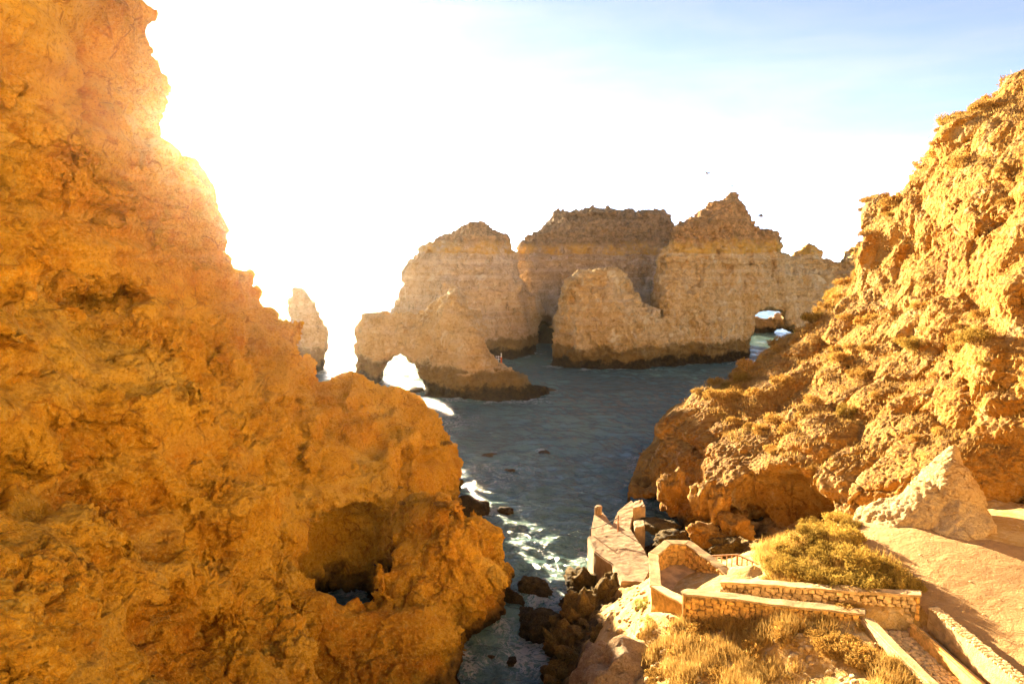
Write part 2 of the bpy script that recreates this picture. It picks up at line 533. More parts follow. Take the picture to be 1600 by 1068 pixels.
M_WEED = rock_material('weedy_shore_rock', [(0.045, 0.030, 0.010), (0.11, 0.070, 0.018), (0.19, 0.12, 0.03), (0.34, 0.22, 0.07)],
                       strata=0.1, tide=(0.7, 0.9), stain=(0.05, 0.055, 0.012), stain_amt=0.6, fine=2.0)
M_HUMP = rock_material('brown_hump_rock', [(0.30, 0.17, 0.08), (0.44, 0.28, 0.14), (0.54, 0.37, 0.20), (0.60, 0.45, 0.28)],
                       strata=0.1, tide=None, stain=(0.16, 0.10, 0.04), stain_amt=0.6, fine=2.0)

# ------------------------------------------------------------------ rock roughness
def billow(p, octv=5, gain=0.55):
    a, sc, o, t = 1.0, 1.0, 0, 0
    for k in range(octv):
        o = o + a * np.abs(perlin(p * sc + 23.1 * k)); t += a
        a *= gain; sc *= 2.07
    return o / t * 2.2

def left_coarse(p):
    q = warp(p, 1.8, 5.0)
    f1, f2, _ = worley(q / np.array([4.2, 4.2, 3.0]))
    bed = perlin(np.stack([p[:, 0] / 18, p[:, 1] / 18, p[:, 2] / 1.5], 1))
    g1, g2, _ = worley(warp(p, 0.8, 2.0, 9.0) / np.array([2.3, 2.3, 1.9]) + 11)
    return (1.45 * fbm(q / 6.0, 3) + 0.95 * (f1 - 0.55) + 0.75 * sstep(0.05, 0.5, perlin(q / 3.0 + 50)) + 0.7 * bed * sstep(13, 19, p[:, 2])
            + 0.5 * (g1 - 0.5) + 0.45 * (1 - sstep(0.0, 0.14, f2 - f1)) + 0.26)

def pits(p, cell, depth, r0=0.42):
    f1, f2, cid = worley(p / cell)
    return -depth * sstep(r0, r0 * 0.35, f1) * sstep(0.25, 0.75, cid), f2 - f1, cid

def left_fine(p, n):
    q = warp(p, 0.25, 1.3, 5.0)
    rough = 0.26 + 0.94 * sstep(-0.30, 0.45, fbm(p / 3.6 + 9.1, 3))
    d = 0.52 * rough * (billow(q / np.array([2.2, 2.2, 1.8]), 6, 0.60) - 0.5)
    d += -0.20 * rough * (ridged(q / np.array([0.9, 0.9, 1.1]) + 3, 3) - 0.4)
    a, gap, cid = pits(warp(p, 0.3, 0.8, 2.0) / np.array([1, 1, 0.8]) + 6, 1.7, 0.48)
    cm = sstep(-0.15, 0.3, perlin(p / 3.0 + 77))
    d += a * rough - 0.38 * cm * (1 - sstep(0.0, 0.05, gap)) + 0.34 * cm * (cid - 0.5)
    a, gap, cid = pits(q + 2.2, 0.48, 0.24)
    d += rough * (a + 0.07 * (cid - 0.5)) - 0.10 * cm * (1 - sstep(0.0, 0.08, gap))
    d += 0.12 * rough * fbm(p / 0.30, 3, 0.7)
    bed = perlin(np.stack([p[:, 0] / 12, p[:, 1] / 12, p[:, 2] / 0.55], 1))
    d += 0.25 * bed * sstep(14, 19, p[:, 2])
    return d

def right_coarse(p):
    q = warp(p, 1.8, 5.0, 2.0)
    f1, f2, _ = worley(q / np.array([4.6, 4.6, 3.4]) + 5)
    return 0.9 * fbm(q / 6.5 + 3, 3) + 0.75 * (f1 - 0.55) + 0.45 * (1 - sstep(0, 0.10, f2 - f1)) + 0.08

def right_fine(p, n):
    q = warp(p, 0.5, 2.2, 1.0)
    steep = 1 - 0.75 * sstep(0.35, 0.7, n[:, 2])
    f1, f2, cid = worley(q / np.array([3.0, 3.0, 2.0]) + 2)
    d = -0.35 * (1 - sstep(0.0, 0.045, f2 - f1)) + 0.42 * (cid - 0.5)
    cm = sstep(0.12, 0.45, perlin(p / 4.5 + 31))
    g1, g2, gid = worley(warp(p, 0.2, 0.8, 3.0) / np.array([1.1, 1.1, 0.8]) + 8)
    d += cm * (0.14 * (0.5 - g1) - 0.14 * (1 - sstep(0, 0.07, g2 - g1)) + 0.22 * (gid - 0.5))
    d += (0.10 + 0.14 * cm) * (billow(q / 1.8 + 4, 6, 0.6) - 0.5)
    a, gap, c2 = pits(q + 4, 2.2, 0.3)
    d += a
    bed = perlin(np.stack([p[:, 0] / 16, p[:, 1] / 16, (p[:, 2] + 0.15 * p[:, 0]) / 0.9], 1))
    d += 0.08 * bed
    calm = 0.16 + 0.84 * sstep(-0.15, 0.35, fbm(p / 6.0 + 12, 2))
    return d * steep * calm + 0.07 * fbm(p / 0.35 + 7, 4, 0.68)

def far_coarse(p):
    q = warp(p, 2.5, 9.0, 4.0)
    f1, f2, _ = worley(q / np.array([7.0, 7.0, 9.0]))
    fl = fbm(np.stack([q[:, 0] / 4.5, q[:, 1] / 4.5, q[:, 2] / 16], 1), 3)
    o = 1.2 * fbm(q / 11.0, 3) + 1.5 * (f1 - 0.55) + 1.7 * fl - 0.35
    b = perlin(np.stack([p[:, 0] / 40, p[:, 1] / 40, p[:, 2] / 1.7], 1))
    o += 0.75 * b * sstep(12, 19, p[:, 2]) + 0.25 * b
    cl = ridged(np.stack([q[:, 0] / 7.5, q[:, 1] / 7.5, q[:, 2] / 34], 1) + 8, 2)
    o += 2.4 * sstep(0.72, 0.98, cl)
    zw = p[:, 2] + 0.6 * perlin(p / 9.0 + 60)
    for z0, am in ((21.0, 0.7), (19.2, 0.4), (24.3, 0.5), (15.0, 0.35), (10.0, 0.3)):
        o += am * np.exp(-((zw - z0) / 0.3) ** 2) * sstep(-0.2, 0.3, perlin(p / 6.0 + z0))
    o += 0.7 * sstep(2.8, 1.2, p[:, 2]) * sstep(0.0, 1.2, p[:, 2])   # wave-cut notch
    return o

def far_fine(p, n):
    q = warp(p, 0.8, 3.0, 6.0)
    f1, f2, cid = worley(q / np.array([3.4, 3.4, 2.0]) + 1)
    d = 0.30 * (0.5 - f1) - 0.55 * (1 - sstep(0, 0.06, f2 - f1)) * sstep(-0.1, 0.3, perlin(p / 7.0 + 3)) + 0.55 * (cid - 0.5)
    top = sstep(21.5, 24.5, p[:, 2])
    g1, _, _ = worley(p / 1.1 + 4)
    d += (0.40 + 0.45 * top) * (0.5 - g1) + (0.40 + 0.2 * top) * fbm(p / 1.4, 4, 0.6)
    b = perlin(np.stack([p[:, 0] / 25, p[:, 1] / 25, p[:, 2] / 0.7], 1))
    d += (0.22 + 0.25 * sstep(16, 21, p[:, 2])) * b
    d -= 0.9 * sstep(0.42, 0.62, perlin(p / np.array([3.2, 3.2, 2.6]) + 20)) * (1 - top)
    return d

def ell(cx, cy, cz, rx, ry, rz):
    def f(p, u, v):
        q = np.stack([(p[:, 0] - cx) / rx, (p[:, 1] - cy) / ry, (p[:, 2] - cz) / rz], 1)
        m = (np.abs(q) < 1.6).all(1)
        o = np.full(len(p), -5.0)
        r = np.linalg.norm(q[m], axis=1)
        o[m] = (1 - r) * min(rx, ry, rz) + 0.5 * perlin(p[m] / 1.5) + 0.2 * perlin(p[m] / 0.6)
        return o
    return f

def tunnel(poly, y0, y1, pad=0.0):
    """hole seen through as the outline poly, between the distances y0 and y1"""
    e = poly_sdf(poly, MU, MV).astype(np.float32)
    def f(p, u, v):
        d = bil(e, u, v) * p[:, 1] / FPX
        o = np.minimum(np.minimum(d, p[:, 1] - y0), y1 - p[:, 1])
        return o + pad
    return f

#@@ROCKS
# ------------------------------------------------------------------ the near cliff on the left
LEFT_SIL = [(-750, -850), (150, -850), (190, -200), (202, 0), (220, 23), (212, 38), (222, 61), (248, 101), (260, 134), (255, 167), (248, 192), (248, 225),
            (273, 233), (303, 248), (324, 281), (334, 303), (349, 354), (359, 359), (354, 394), (364, 404), (359, 420), (379, 432), (382, 458),
            (392, 458), (397, 475), (410, 487), (426, 492), (430, 508), (442, 515), (451, 543), (465, 559), (484, 557), (492, 565), (490, 583),
            (499, 600), (520, 760), (480, 1000), (300, 1500), (-750, 1900)]
L1 = Layer(LEFT_SIL, [(-400, -300, 17), (0, -100, 23), (200, -100, 31), (0, 100, 23), (110, 120, 27), (230, 110, 33), (0, 250, 21.5), (120, 260, 26), (290, 290, 36),
                      (0, 420, 20.5), (100, 400, 25), (230, 420, 30), (340, 400, 37), (0, 520, 17.5), (120, 520, 21), (260, 560, 26), (400, 560, 36), (470, 600, 42),
                      (0, 700, 16.5), (150, 700, 20), (300, 700, 25), (430, 700, 33), (500, 760, 37), (0, 1000, 13.5), (200, 1000, 18), (400, 1000, 24), (-400, 600, 12)],
           R=2.2, T=2.6, B=16)
HEAD = [(440, 560), (470, 580), (497, 598), (522, 588), (544, 582), (548, 590), (569, 596), (583, 610), (608, 601), (636, 607), (658, 620), (675, 632), (690, 652),
        (705, 672), (729, 703), (724, 741), (717, 774), (722, 830), (735, 900), (600, 1000), (400, 900)]
L2 = Layer(HEAD, [(450, 600, 42), (540, 590, 47), (640, 610, 51), (720, 700, 52), (690, 760, 49), (600, 700, 43), (500, 720, 37), (560, 780, 37), (470, 790, 34),
                  (640, 790, 42), (700, 850, 48), (500, 900, 35)], R=2.0, T=2.2, B=9)
PILLAR = [(585, 850), (603, 831), (625, 805), (648, 788), (686, 776), (710, 788), (715, 803), (748, 807), (762, 826), (786, 869), (798, 922), (798, 955),
          (778, 988), (772, 1017), (765, 1050), (775, 1160), (600, 1200), (500, 1100), (520, 980), (600, 940)]
L3 = Layer(PILLAR, [(620, 860, 34), (690, 790, 37), (690, 860, 33), (780, 900, 35), (740, 900, 33), (700, 980, 30.5), (620, 960, 31), (760, 1040, 32.5), (640, 1060, 28.5), (560, 1060, 27)],
           R=2.2, T=2.6, B=3.5)
RIM = [(440, 905), (463, 918), (491, 936), (525, 960), (558, 952), (612, 936), (680, 940), (740, 1000), (745, 1250), (300, 1250), (380, 950)]
L4 = Layer(RIM, [(470, 930, 28.2), (530, 970, 28.2), (610, 950, 28.8), (700, 1000, 29), (530, 1060, 27), (450, 1060, 26.5), (660, 1060, 27.6)], R=0.8, T=0.8, B=2.6)
BUTT = [(-700, 640), (0, 690), (120, 715), (230, 740), (300, 730), (360, 740), (430, 765), (447, 792), (454, 854), (459, 905), (488, 956), (511, 997), (508, 1068),
        (520, 1300), (-700, 1700)]
L5 = Layer(BUTT, [(-300, 700, 12), (0, 720, 16), (120, 750, 19), (250, 760, 22), (350, 760, 24.5), (440, 800, 25.5), (150, 900, 16.5), (0, 1000, 12), (300, 900, 20.5), (420, 950, 22.5),
                  (500, 1040, 21.5), (300, 1060, 17.5), (100, 1060, 13.5)], R=1.3, T=1.6, B=4)
LEDGE = [(-700, 250), (-60, 290), (0, 305), (14, 330), (24, 368), (58, 398), (74, 416), (40, 424), (26, 430), (46, 452), (50, 490), (96, 504), (112, 560), (60, 620), (-700, 700)]
L6 = Layer(LEDGE, [(-100, 300, 14.5), (0, 320, 17), (40, 400, 18), (0, 460, 15.8), (60, 500, 17.5), (-100, 500, 13)], R=0.9, T=1.2, B=5)
cave_c = PY(530, 875, 36.0)
left_VF = rock((-30, 9, -1.5), (1.5, 66, 37), 0.26, [L1, L2, L3, L4, L5, L6], left_coarse, left_fine, 2, reach=2.2,
               carve=[ell(*PY(690, 758, 42.8), 3.2, 3.2, 1.9), ell(*PY(255, 812, 20.8), 1.5, 1.7, 1.4), ell(*PY(245, 958, 18.3), 0.8, 1.2, 0.75), ell(*PY(215, 466, 28.2), 3.6, 2.6, 0.9),
                      ell(*PY(60, 560, 17.2), 1.3, 1.2, 0.5), ell(cave_c[0], cave_c[1], cave_c[2] - 0.2, 3.3, 5.0, 3.4), ell(cave_c[0] - 0.3, cave_c[1] + 1.0, cave_c[2] - 2.6, 2.2, 2.8, 3.0)], blend=0.4)
rock_object('cliff', left_VF, M_LEFT, 'towering orange rock cliff filling the left side, with a round hollow above the water', 'cliff', smooth=False)

# ------------------------------------------------------------------ sea stacks
def stack(poly, ypts, lo, hi, h=0.5, levels=1, R=5, T=6, B=12, carve=(), extra=(), k=0.7):
    return rock(lo, hi, h, [Layer(poly, ypts, R, T, B)] + list(extra), (lambda p: 0.45 * far_coarse(p)) if k == 0.45 else (lambda p: 0.7 * far_coarse(p)), far_fine, levels, carve, blend=1.5, reach=2.6)

NEEDLE = [(451, 454), (459, 449), (473, 456), (477, 465), (489, 472), (494, 490), (503, 497), (515, 515), (510, 543), (505, 565), (502, 582), (500, 640),
          (462, 640), (465, 570), (457, 543), (449, 526), (454, 508), (451, 490), (448, 469)]
rock_object('sea_stack', stack(NEEDLE, [(480, 520, 122)], (-46, 116, -2), (-28, 132, 18), 0.4, 1, R=2.2, T=2.2, B=3.5, k=0.45),
            M_FAR, 'slender leaning needle of rock standing alone in the glittering sea', 'sea stack')

ARCH = [(556, 640), (558, 581), (562, 565), (556, 551), (554, 529), (558, 508), (570, 492), (583, 495), (594, 493), (608, 494), (629, 490), (651, 490), (665, 485),
        (683, 474), (697, 462), (705, 453), (716, 458), (724, 469), (732, 486), (741, 484), (752, 492), (757, 508), (766, 522), (764, 543), (773, 556), (777, 572),
        (789, 574), (800, 583), (813, 583), (821, 593), (832, 602), (853, 608), (855, 660), (700, 700), (556, 700)]
HOLE = [(661, 640), (660, 600), (656, 583), (645, 568), (628, 556), (613, 560), (601, 572), (602, 586), (597, 595), (588, 604), (588, 640)]
rock_object('sea_arch', stack(ARCH, [(560, 550, 113), (640, 540, 109), (700, 560, 100), (760, 600, 97), (850, 610, 99), (700, 460, 108), (600, 500, 113)],
                              (-29, 92, -2), (8, 126, 18), 0.42, 1, R=3.4, T=3.4, B=4.5, carve=[tunnel(HOLE, 80, 140, 0.4)], k=0.45),
            M_FAR_GOLD, 'low rock arch with a sea-cut opening and a stepped foot running out to the right', 'rock arch')

BIG = [(674, 640), (672, 570), (655, 535), (612, 500), (622, 474), (629, 454), (635, 447), (635, 422), (645, 408), (659, 397), (661, 390), (690, 376), (715, 360), (736, 350),
       (750, 349), (764, 360), (775, 369), (789, 372), (793, 390), (805, 401), (807, 422), (818, 451), (839, 479), (843, 486), (834, 501), (836, 526),
       (834, 543), (839, 556), (842, 640)]
rock_object('sea_stack', stack(BIG, [(620, 470, 152), (700, 450, 143), (740, 360, 152), (790, 450, 141), (840, 500, 148), (800, 550, 140)],
                               (-32, 134, -2), (9, 180, 31), 0.55, 1, R=6, T=7, B=18),
            M_FAR, 'broad peaked sea stack rising directly behind the low rock arch', 'sea stack')

FLAT = [(790, 640), (795, 420), (805, 400), (811, 385), (827, 376), (842, 367), (860, 345), (872, 333), (889, 334), (914, 331), (936, 329), (961, 331), (976, 334),
        (997, 334), (1019, 333), (1034, 338), (1048, 349), (1059, 358), (1085, 380), (1110, 640)]
CAVE = [(832, 545), (834, 505), (848, 494), (868, 493), (872, 545)]
rock_object('sea_stack', stack(FLAT, [(800, 420, 172), (900, 340, 176), (900, 450, 166), (1000, 450, 163), (1050, 350, 170)],
                               (-4, 156, -2), (52, 205, 35), 0.6, 1, R=6, T=8, B=22, carve=[tunnel(CAVE, 140, 178)]),
            M_FAR_GREY, 'flat-topped sea stack with dark weathered summit between the two peaked ones', 'sea stack')

LOW = [(862, 660), (864, 567), (867, 534), (867, 497), (876, 468), (889, 447), (907, 429), (932, 425), (958, 423), (972, 432), (983, 447), (1000, 470), (1030, 480), (1060, 660)]
PYR = [(985, 660), (1000, 560), (1021, 483), (1026, 439), (1037, 407), (1048, 389), (1050, 374), (1061, 358), (1081, 349), (1095, 334), (1117, 318), (1128, 316),
       (1137, 306), (1148, 305), (1157, 323), (1170, 340), (1175, 352), (1190, 365), (1204, 365), (1213, 367), (1215, 381), (1220, 396), (1233, 400),
       (1240, 398), (1262, 397), (1277, 401), (1284, 411), (1300, 416), (1316, 413), (1324, 396), (1342, 381), (1380, 370), (1420, 400), (1420, 640), (1200, 660)]
SEAHOLE = [(1172, 575), (1174, 530), (1181, 510), (1182, 489), (1196, 486), (1218, 487), (1222, 505), (1240, 518), (1262, 545), (1262, 600), (1180, 600)]
PEEP = [(1179, 397), (1185, 396), (1186, 401), (1180, 402)]
pyr_low = Layer(LOW, [(870, 530, 130), (930, 500, 125), (980, 560, 126), (930, 430, 131), (1040, 560, 128)], 4, 4.5, 7)
pyr_layer = [(1000, 560, 127), (1060, 540, 130), (1130, 540, 134), (1100, 400, 139), (1145, 310, 144), (1180, 500, 140), (1215, 400, 146), (1260, 440, 152), (1340, 440, 150), (1160, 560, 140), (1290, 400, 160)]
rock_object('sea_stack', stack(PYR, pyr_layer, (5, 116, -2), (84, 178, 35), 0.52, 1, R=5, T=6, B=12, extra=[pyr_low],
                               carve=[tunnel(SEAHOLE, 120, 200, 0.6)]),
            M_FAR_GOLD, 'tall pyramid-shaped headland rock with a square sea opening at its right end', 'sea stack')
BACK = [(1150, 600), (1150, 498), (1184, 495), (1200, 497), (1212, 488), (1300, 490), (1300, 530), (1240, 518), (1225, 514), (1205, 518), (1192, 522), (1180, 530), (1160, 545)]
rock_object('sea_arch', rock((58, 182, -2), (96, 204, 14), 0.5, [Layer(BACK, [(1200, 510, 190)], 1.6, 1.6, 3)], lambda p: 0.35 * far_coarse(p), far_fine, 0),
            M_FAR_GREY, 'small dark rock bridge seen through the square opening of the headland', 'rock arch')

# ------------------------------------------------------------------ the cliff on the right
RIGHT_SIL = [(2300, -300), (1800, 0), (1600, 128), (1583, 137), (1554, 159), (1532, 171), (1510, 182), (1493, 187), (1470, 210), (1456, 227), (1448, 255), (1425, 277),
             (1417, 294), (1397, 311), (1392, 317), (1389, 308), (1372, 308), (1358, 317), (1349, 345), (1352, 367), (1355, 378), (1341, 401), (1338, 435),
             (1313, 452), (1296, 474), (1262, 508), (1234, 525), (1217, 536), (1184, 552), (1172, 572), (1156, 586), (1133, 600), (1111, 600), (1088, 618),
             (1060, 632), (1034, 655), (1022, 690), (1002, 706), (993, 740), (986, 775), (1000, 850), (1060, 950), (1300, 1100), (1900, 1500), (2300, 1700)]
R1 = Layer(RIGHT_SIL, [(1900, 0, 42), (1600, 140, 48), (1500, 200, 53), (1370, 330, 60), (1345, 440, 62), (1600, 280, 40), (1480, 330, 50), (1450, 450, 47), (1600, 450, 36),
                       (1260, 520, 62), (1172, 580, 62), (1300, 560, 53), (1400, 600, 43), (1600, 600, 32.5), (1500, 700, 33), (1600, 760, 31), (1250, 640, 48), (1060, 650, 57),
                       (1000, 720, 56), (1150, 680, 48), (1060, 740, 50), (1010, 790, 53), (1300, 740, 37.5), (1400, 740, 34.5), (1200, 860, 41), (1100, 850, 45), (1300, 860, 36),
                       (1450, 860, 32), (1600, 900, 30), (1900, 500, 24), (1900, 900, 22)], R=2.4, T=3.0, B=18)
c1 = PY(1185, 800, 42.0); c2 = PY(1150, 835, 43.5); c3 = PY(1012, 800, 51.5)
c4 = PY(1595, 830, 31.0)
right_VF = rock((5, 24, -1.5), (44, 86, 34.5), 0.3, [R1], right_coarse, right_fine, 2,
                carve=[ell(c1[0], c1[1] - 2.2, c1[2] - 0.6, 4.6, 4.6, 4.3), ell(c2[0], c2[1] + 1.2, c2[2] - 1.0, 4.0, 3.4, 2.4), ell(c3[0] + 0.3, c3[1], c3[2] - 0.6, 1.6, 5.5, 1.7),
                       ell(c4[0], c4[1], c4[2], 0.9, 1.2, 1.3)], blend=1.0)
rock_object('cliff', right_VF, M_RIGHT, 'golden cliff with dry turf slope and a shaded cave on the right side', 'cliff')

CONE = [(1462, 715), (1478, 700), (1490, 690), (1500, 700), (1512, 730), (1530, 765), (1548, 810), (1566, 852), (1560, 900), (1440, 900), (1330, 830), (1340, 790), (1365, 780), (1400, 772), (1420, 752), (1440, 735)]
cone_fine = lambda p, n: 0.4 * right_fine(p * 1.6, n) + 0.06 * fbm(p / 0.25, 3, 0.6)
rock_object('rock_outcrop', rock((10.5, 23, 7.5), (22, 34, 15), 0.16,
                                 [Layer(CONE, [(1490, 700, 28.4), (1450, 780, 27.3), (1540, 830, 25.9), (1480, 850, 25.4), (1350, 790, 29), (1400, 830, 27)], 1.2, 1.3, 1.8)],
                                 lambda p: 0.35 * right_coarse(p * 1.8), cone_fine, 1, blend=0.5),
            M_PALE, 'pale cone-shaped rock outcrop beside the sandy path, sunlit on one flank', 'rock')

#@@GROUND
# ------------------------------------------------------------------ hillside, unseen clifftop behind the camera raised to bounce sunlight, sandy path
HILL = [(7, 28, 6.2), (7.6, 26, 6.3), (8.3, 29, 6.1), (6.2, 27.5, 6.1), (5.3, 26, 6.6), (5.7, 28.7, 6.5), (6.6, 30.4, 6.4), (4.3, 27.4, 4.6), (4.9, 30, 4.6), (5.4, 32.5, 3.3), (6, 36, 2.3), (7, 38.5, 2.2), (8.6, 31.5, 5.2), (9.6, 30, 5.6),
        (10.4, 33, 4.0), (13, 40, 2.6), (16, 38, 3.0), (10, 42, 0.9), (9, 46, 0.1), (9.5, 37, 1.6), (12, 23.6, 8.9), (14.8, 29.5, 8.9), (9.9, 26.4, 7.2), (10.8, 29, 6.8), (12.5, 31.5, 6.5), (13.5, 26.5, 8.9),
        (16, 26, 8.9), (18, 20, 9.0), (22, 22, 9.0), (18, 30, 9.0), (25, 30, 9.2), (14, 20, 8.9), (14, 16, 8.9), (20, 15, 9.1), (6.4, 23.2, 7.35), (9, 22.0, 7.75), (9, 20.9, 7.65), (11.2, 20.6, 8.05), (11.2, 17, 8.15),
        (8, 18.6, 7.3), (5.5, 24.4, 6.5), (4.6, 24.0, 5.7), (4.3, 21.3, 5.9), (2.75, 27.2, 2.2), (3.2, 30, 1.3), (3.7, 34, 1.0), (4.3, 38, 0.7), (1.5, 28.5, -0.8), (2.3, 33, -0.9), (3.6, 41, -1.2), (4, 48, -2), (1.6, 23, 3.0), (0, 21, 1.5),
        (-1.5, 24, -1), (5, 14.5, 8), (10, 12.5, 9), (20, 11, 9.6), (1, 14, 7), (-3, 13, 6), (30, 20, 10), (8, 52, -2), (12.6, 21.3, 7.9), (12.6, 17, 8.25), (9.6, 23.6, 7.0)]
hill_z = tps([(x * 10, y * 10, z + 20) for x, y, z in HILL])
def ground_z(x, y):
    x = np.asarray(x, float); y = np.asarray(y, float)
    z = hill_z(x * 10, y * 10) - 20
    p = np.stack([x.ravel(), y.ravel(), np.zeros(x.size)], 1)
    # kept level under the masonry
    walk = np.minimum(np.maximum(np.minimum(x - 11.4, 13.6 - x), -1), np.minimum(y - 12, 22.0 - y)).ravel()
    rough = 0.32 * fbm(p / 2.2, 4) + 0.10 * (billow(p / 0.6 + 3, 3) - 0.5)
    flat = sstep(13.2, 14.0, x).ravel() * sstep(31, 28, y).ravel()
    rough = rough * (1 - 0.9 * np.maximum(flat, sstep(-0.6, 0.1, walk)))
    low = sstep(4.0, 1.5, z).ravel()
    rough = rough + low * 0.7 * (ridged(p / 1.6 + 2, 3) - 0.5)
    z = z - 0.75 * (sstep(0.0, 0.25, np.minimum(x - 11.35, 13.75 - x)) * sstep(21.7, 21.4, y))
    land = ((x - 7.2) / 2.0) ** 2 + ((y - 27.4) / 3.2) ** 2
    rough = rough * sstep(0.6, 1.3, land).ravel()
    return z + rough.reshape(x.shape)

def sheet(xs, ys, zf):
    X, Y = np.meshgrid(xs, ys, indexing='ij')
    Z = zf(X, Y)
    V = np.stack([X.ravel(), Y.ravel(), Z.ravel()], 1)
    n, m = X.shape
    i = np.arange(n * m).reshape(n, m)
    F = np.stack([i[:-1, :-1].ravel(), i[1:, :-1].ravel(), i[1:, 1:].ravel(), i[:-1, 1:].ravel()], 1)
    return V, F

def ground_material():
    m = NT('dry_hillside_soil')
    z = m.sep(m.pos)[2]
    c = m.ramp(m.noise(0.6, 7, 0.65), [(0.3, (0.40, 0.21, 0.05)), (0.5, (0.52, 0.32, 0.10)), (0.7, (0.62, 0.45, 0.20))])
    c = m.mix(m.math('MULTIPLY', m.step(m.noise(4, 7, 0.7), 0.5, 0.66), 0.6), c, (0.70, 0.54, 0.30))
    c = m.mix(m.math('MULTIPLY', m.step(m.noise(1.7, 6, 0.7), 0.55, 0.68), 0.5), c, (0.26, 0.13, 0.03))
    zn = m.math('ADD', z, m.math('MULTIPLY', m.math('SUBTRACT', m.noise(0.9, 5, 0.65), 0.5), 2.0))
    wet = m.mix(m.step(m.noise(2.0, 6, 0.7), 0.4, 0.6), (0.020, 0.015, 0.007), (0.085, 0.055, 0.018))
    c = m.mix(m.math('MULTIPLY', m.step(zn, 3.0, 1.9), 0.95), c, wet)
    n = m.bump(m.noise(5, 9, 0.72), 0.9, 0.14)
    n = m.bump(m.voro(14), 0.5, 0.03, n)
    m.bsdf(c, 0.95, n, 0.1)
    return m.m
M_SOIL = ground_material()
gv, gf = sheet(np.arange(-4, 32, 0.16), np.arange(9.0, 50, 0.16), ground_z)
me = raw_mesh('hillside', gv, gf); me.polygons.foreach_set('use_smooth', np.ones(len(gf), bool))
link('hillside', me, M_SOIL, kind='structure')

def top_z(x, y):  # steep high rise out of view, shaped to throw warm sun onto shaded rocks
    p = np.stack([x.ravel(), y.ravel(), np.zeros(x.size)], 1)
    back = np.clip(-y - 1, 0, 200)
    edge = np.clip(y + 0.5, 0, 12)
    z = 18.2 + 34 * sstep(4, 58, back) + 8 * sstep(60, 150, back) - 0.92 * edge 
    side = (sstep(14, 55, x) * 16 + sstep(10, 50, -x) * 3) * sstep(7, -12, y)
    return z + side + (0.5 * fbm(p / 6.0, 4) * sstep(0, 8, np.hypot(x, y)).ravel()).reshape(x.shape)
tv, tf = sheet(np.arange(-150, 151, 1.2), np.arange(-150, 11, 1.2), top_z)
me = raw_mesh('bounce_clifftop', tv, tf); me.polygons.foreach_set('use_smooth', np.ones(len(tf), bool))
m = NT('pale_bounce_ground')  # pale ground colour chosen to strengthen the bounced light
m.bsdf(m.ramp(m.noise(0.3, 6, 0.65), [(0.3, (0.58, 0.37, 0.15)), (0.55, (0.74, 0.54, 0.27)), (0.75, (0.80, 0.62, 0.36))]), 0.95, m.bump(m.noise(4, 8, 0.7), 0.6, 0.1), 0.1)
link('bounce_clifftop', me, m.m, kind='structure')

PATH = [tuple(PZ(u, v, 9.0)[:2]) for u, v in ((1330, 786), (1400, 795), (1440, 820), (1480, 850), (1560, 860), (1640, 880), (1800, 900), (1800, 1200), (1600, 1200))] + \
       [(13.75, 14), (13.75, 20.7), (14.1, 22), (14.6, 23.5), (14.2, 25.5), (13.8, 27.0)]
def path_material():
    m = NT('sandy_path')
    c = m.mix(m.noise(0.5, 6, 0.6), (0.36, 0.20, 0.075), (0.46, 0.28, 0.12))
    c = m.mix(m.math('MULTIPLY', m.step(m.noise(2.2, 6, 0.65, vec=m.mapping((1, 0.35, 1))), 0.52, 0.68), 0.5), c, (0.29, 0.155, 0.05))
    c = m.mix(m.math('MULTIPLY', m.step(m.voro(7.0), 0.16, 0.08), 0.6), c, (0.52, 0.37, 0.20))
    n = m.bump(m.noise(1.6, 6, 0.65, dist=0.5), 0.8, 0.22)
    n = m.bump(m.noise(9, 7, 0.7), 0.8, 0.08, n)
    m.bsdf(c, 0.95, n, 0.1)
    return m.m
X, Y = np.meshgrid(np.arange(12, 30, 0.15), np.arange(11, 31.5, 0.15), indexing='ij')
pe = poly_sdf(PATH, X, Y)
pe = pe + 0.25 * perlin(np.stack([X.ravel() / 0.9, Y.ravel() / 0.9, X.ravel() * 0], 1)).reshape(X.shape)
pzv = ground_z(X, Y) * 0.15 + 0.85 * (hill_z(X * 10, Y * 10) - 20)
pzv = np.maximum(pzv, ground_z(X, Y) + 0.02) + 0.06 * np.clip(pe / 0.5, -1.2, 1)
V = np.stack([X.ravel(), Y.ravel(), pzv.ravel()], 1)
i = np.arange(X.size).reshape(X.shape)
keep = (pe[:-1, :-1] > -0.3)
F = np.stack([i[:-1, :-1][keep], i[1:, :-1][keep], i[1:, 1:][keep], i[:-1, 1:][keep]], 1)
V, F = compact(V, F)
me = raw_mesh('path', V, F); me.polygons.foreach_set('use_smooth', np.ones(len(F), bool))
link('path', me, path_material(), kind='structure')

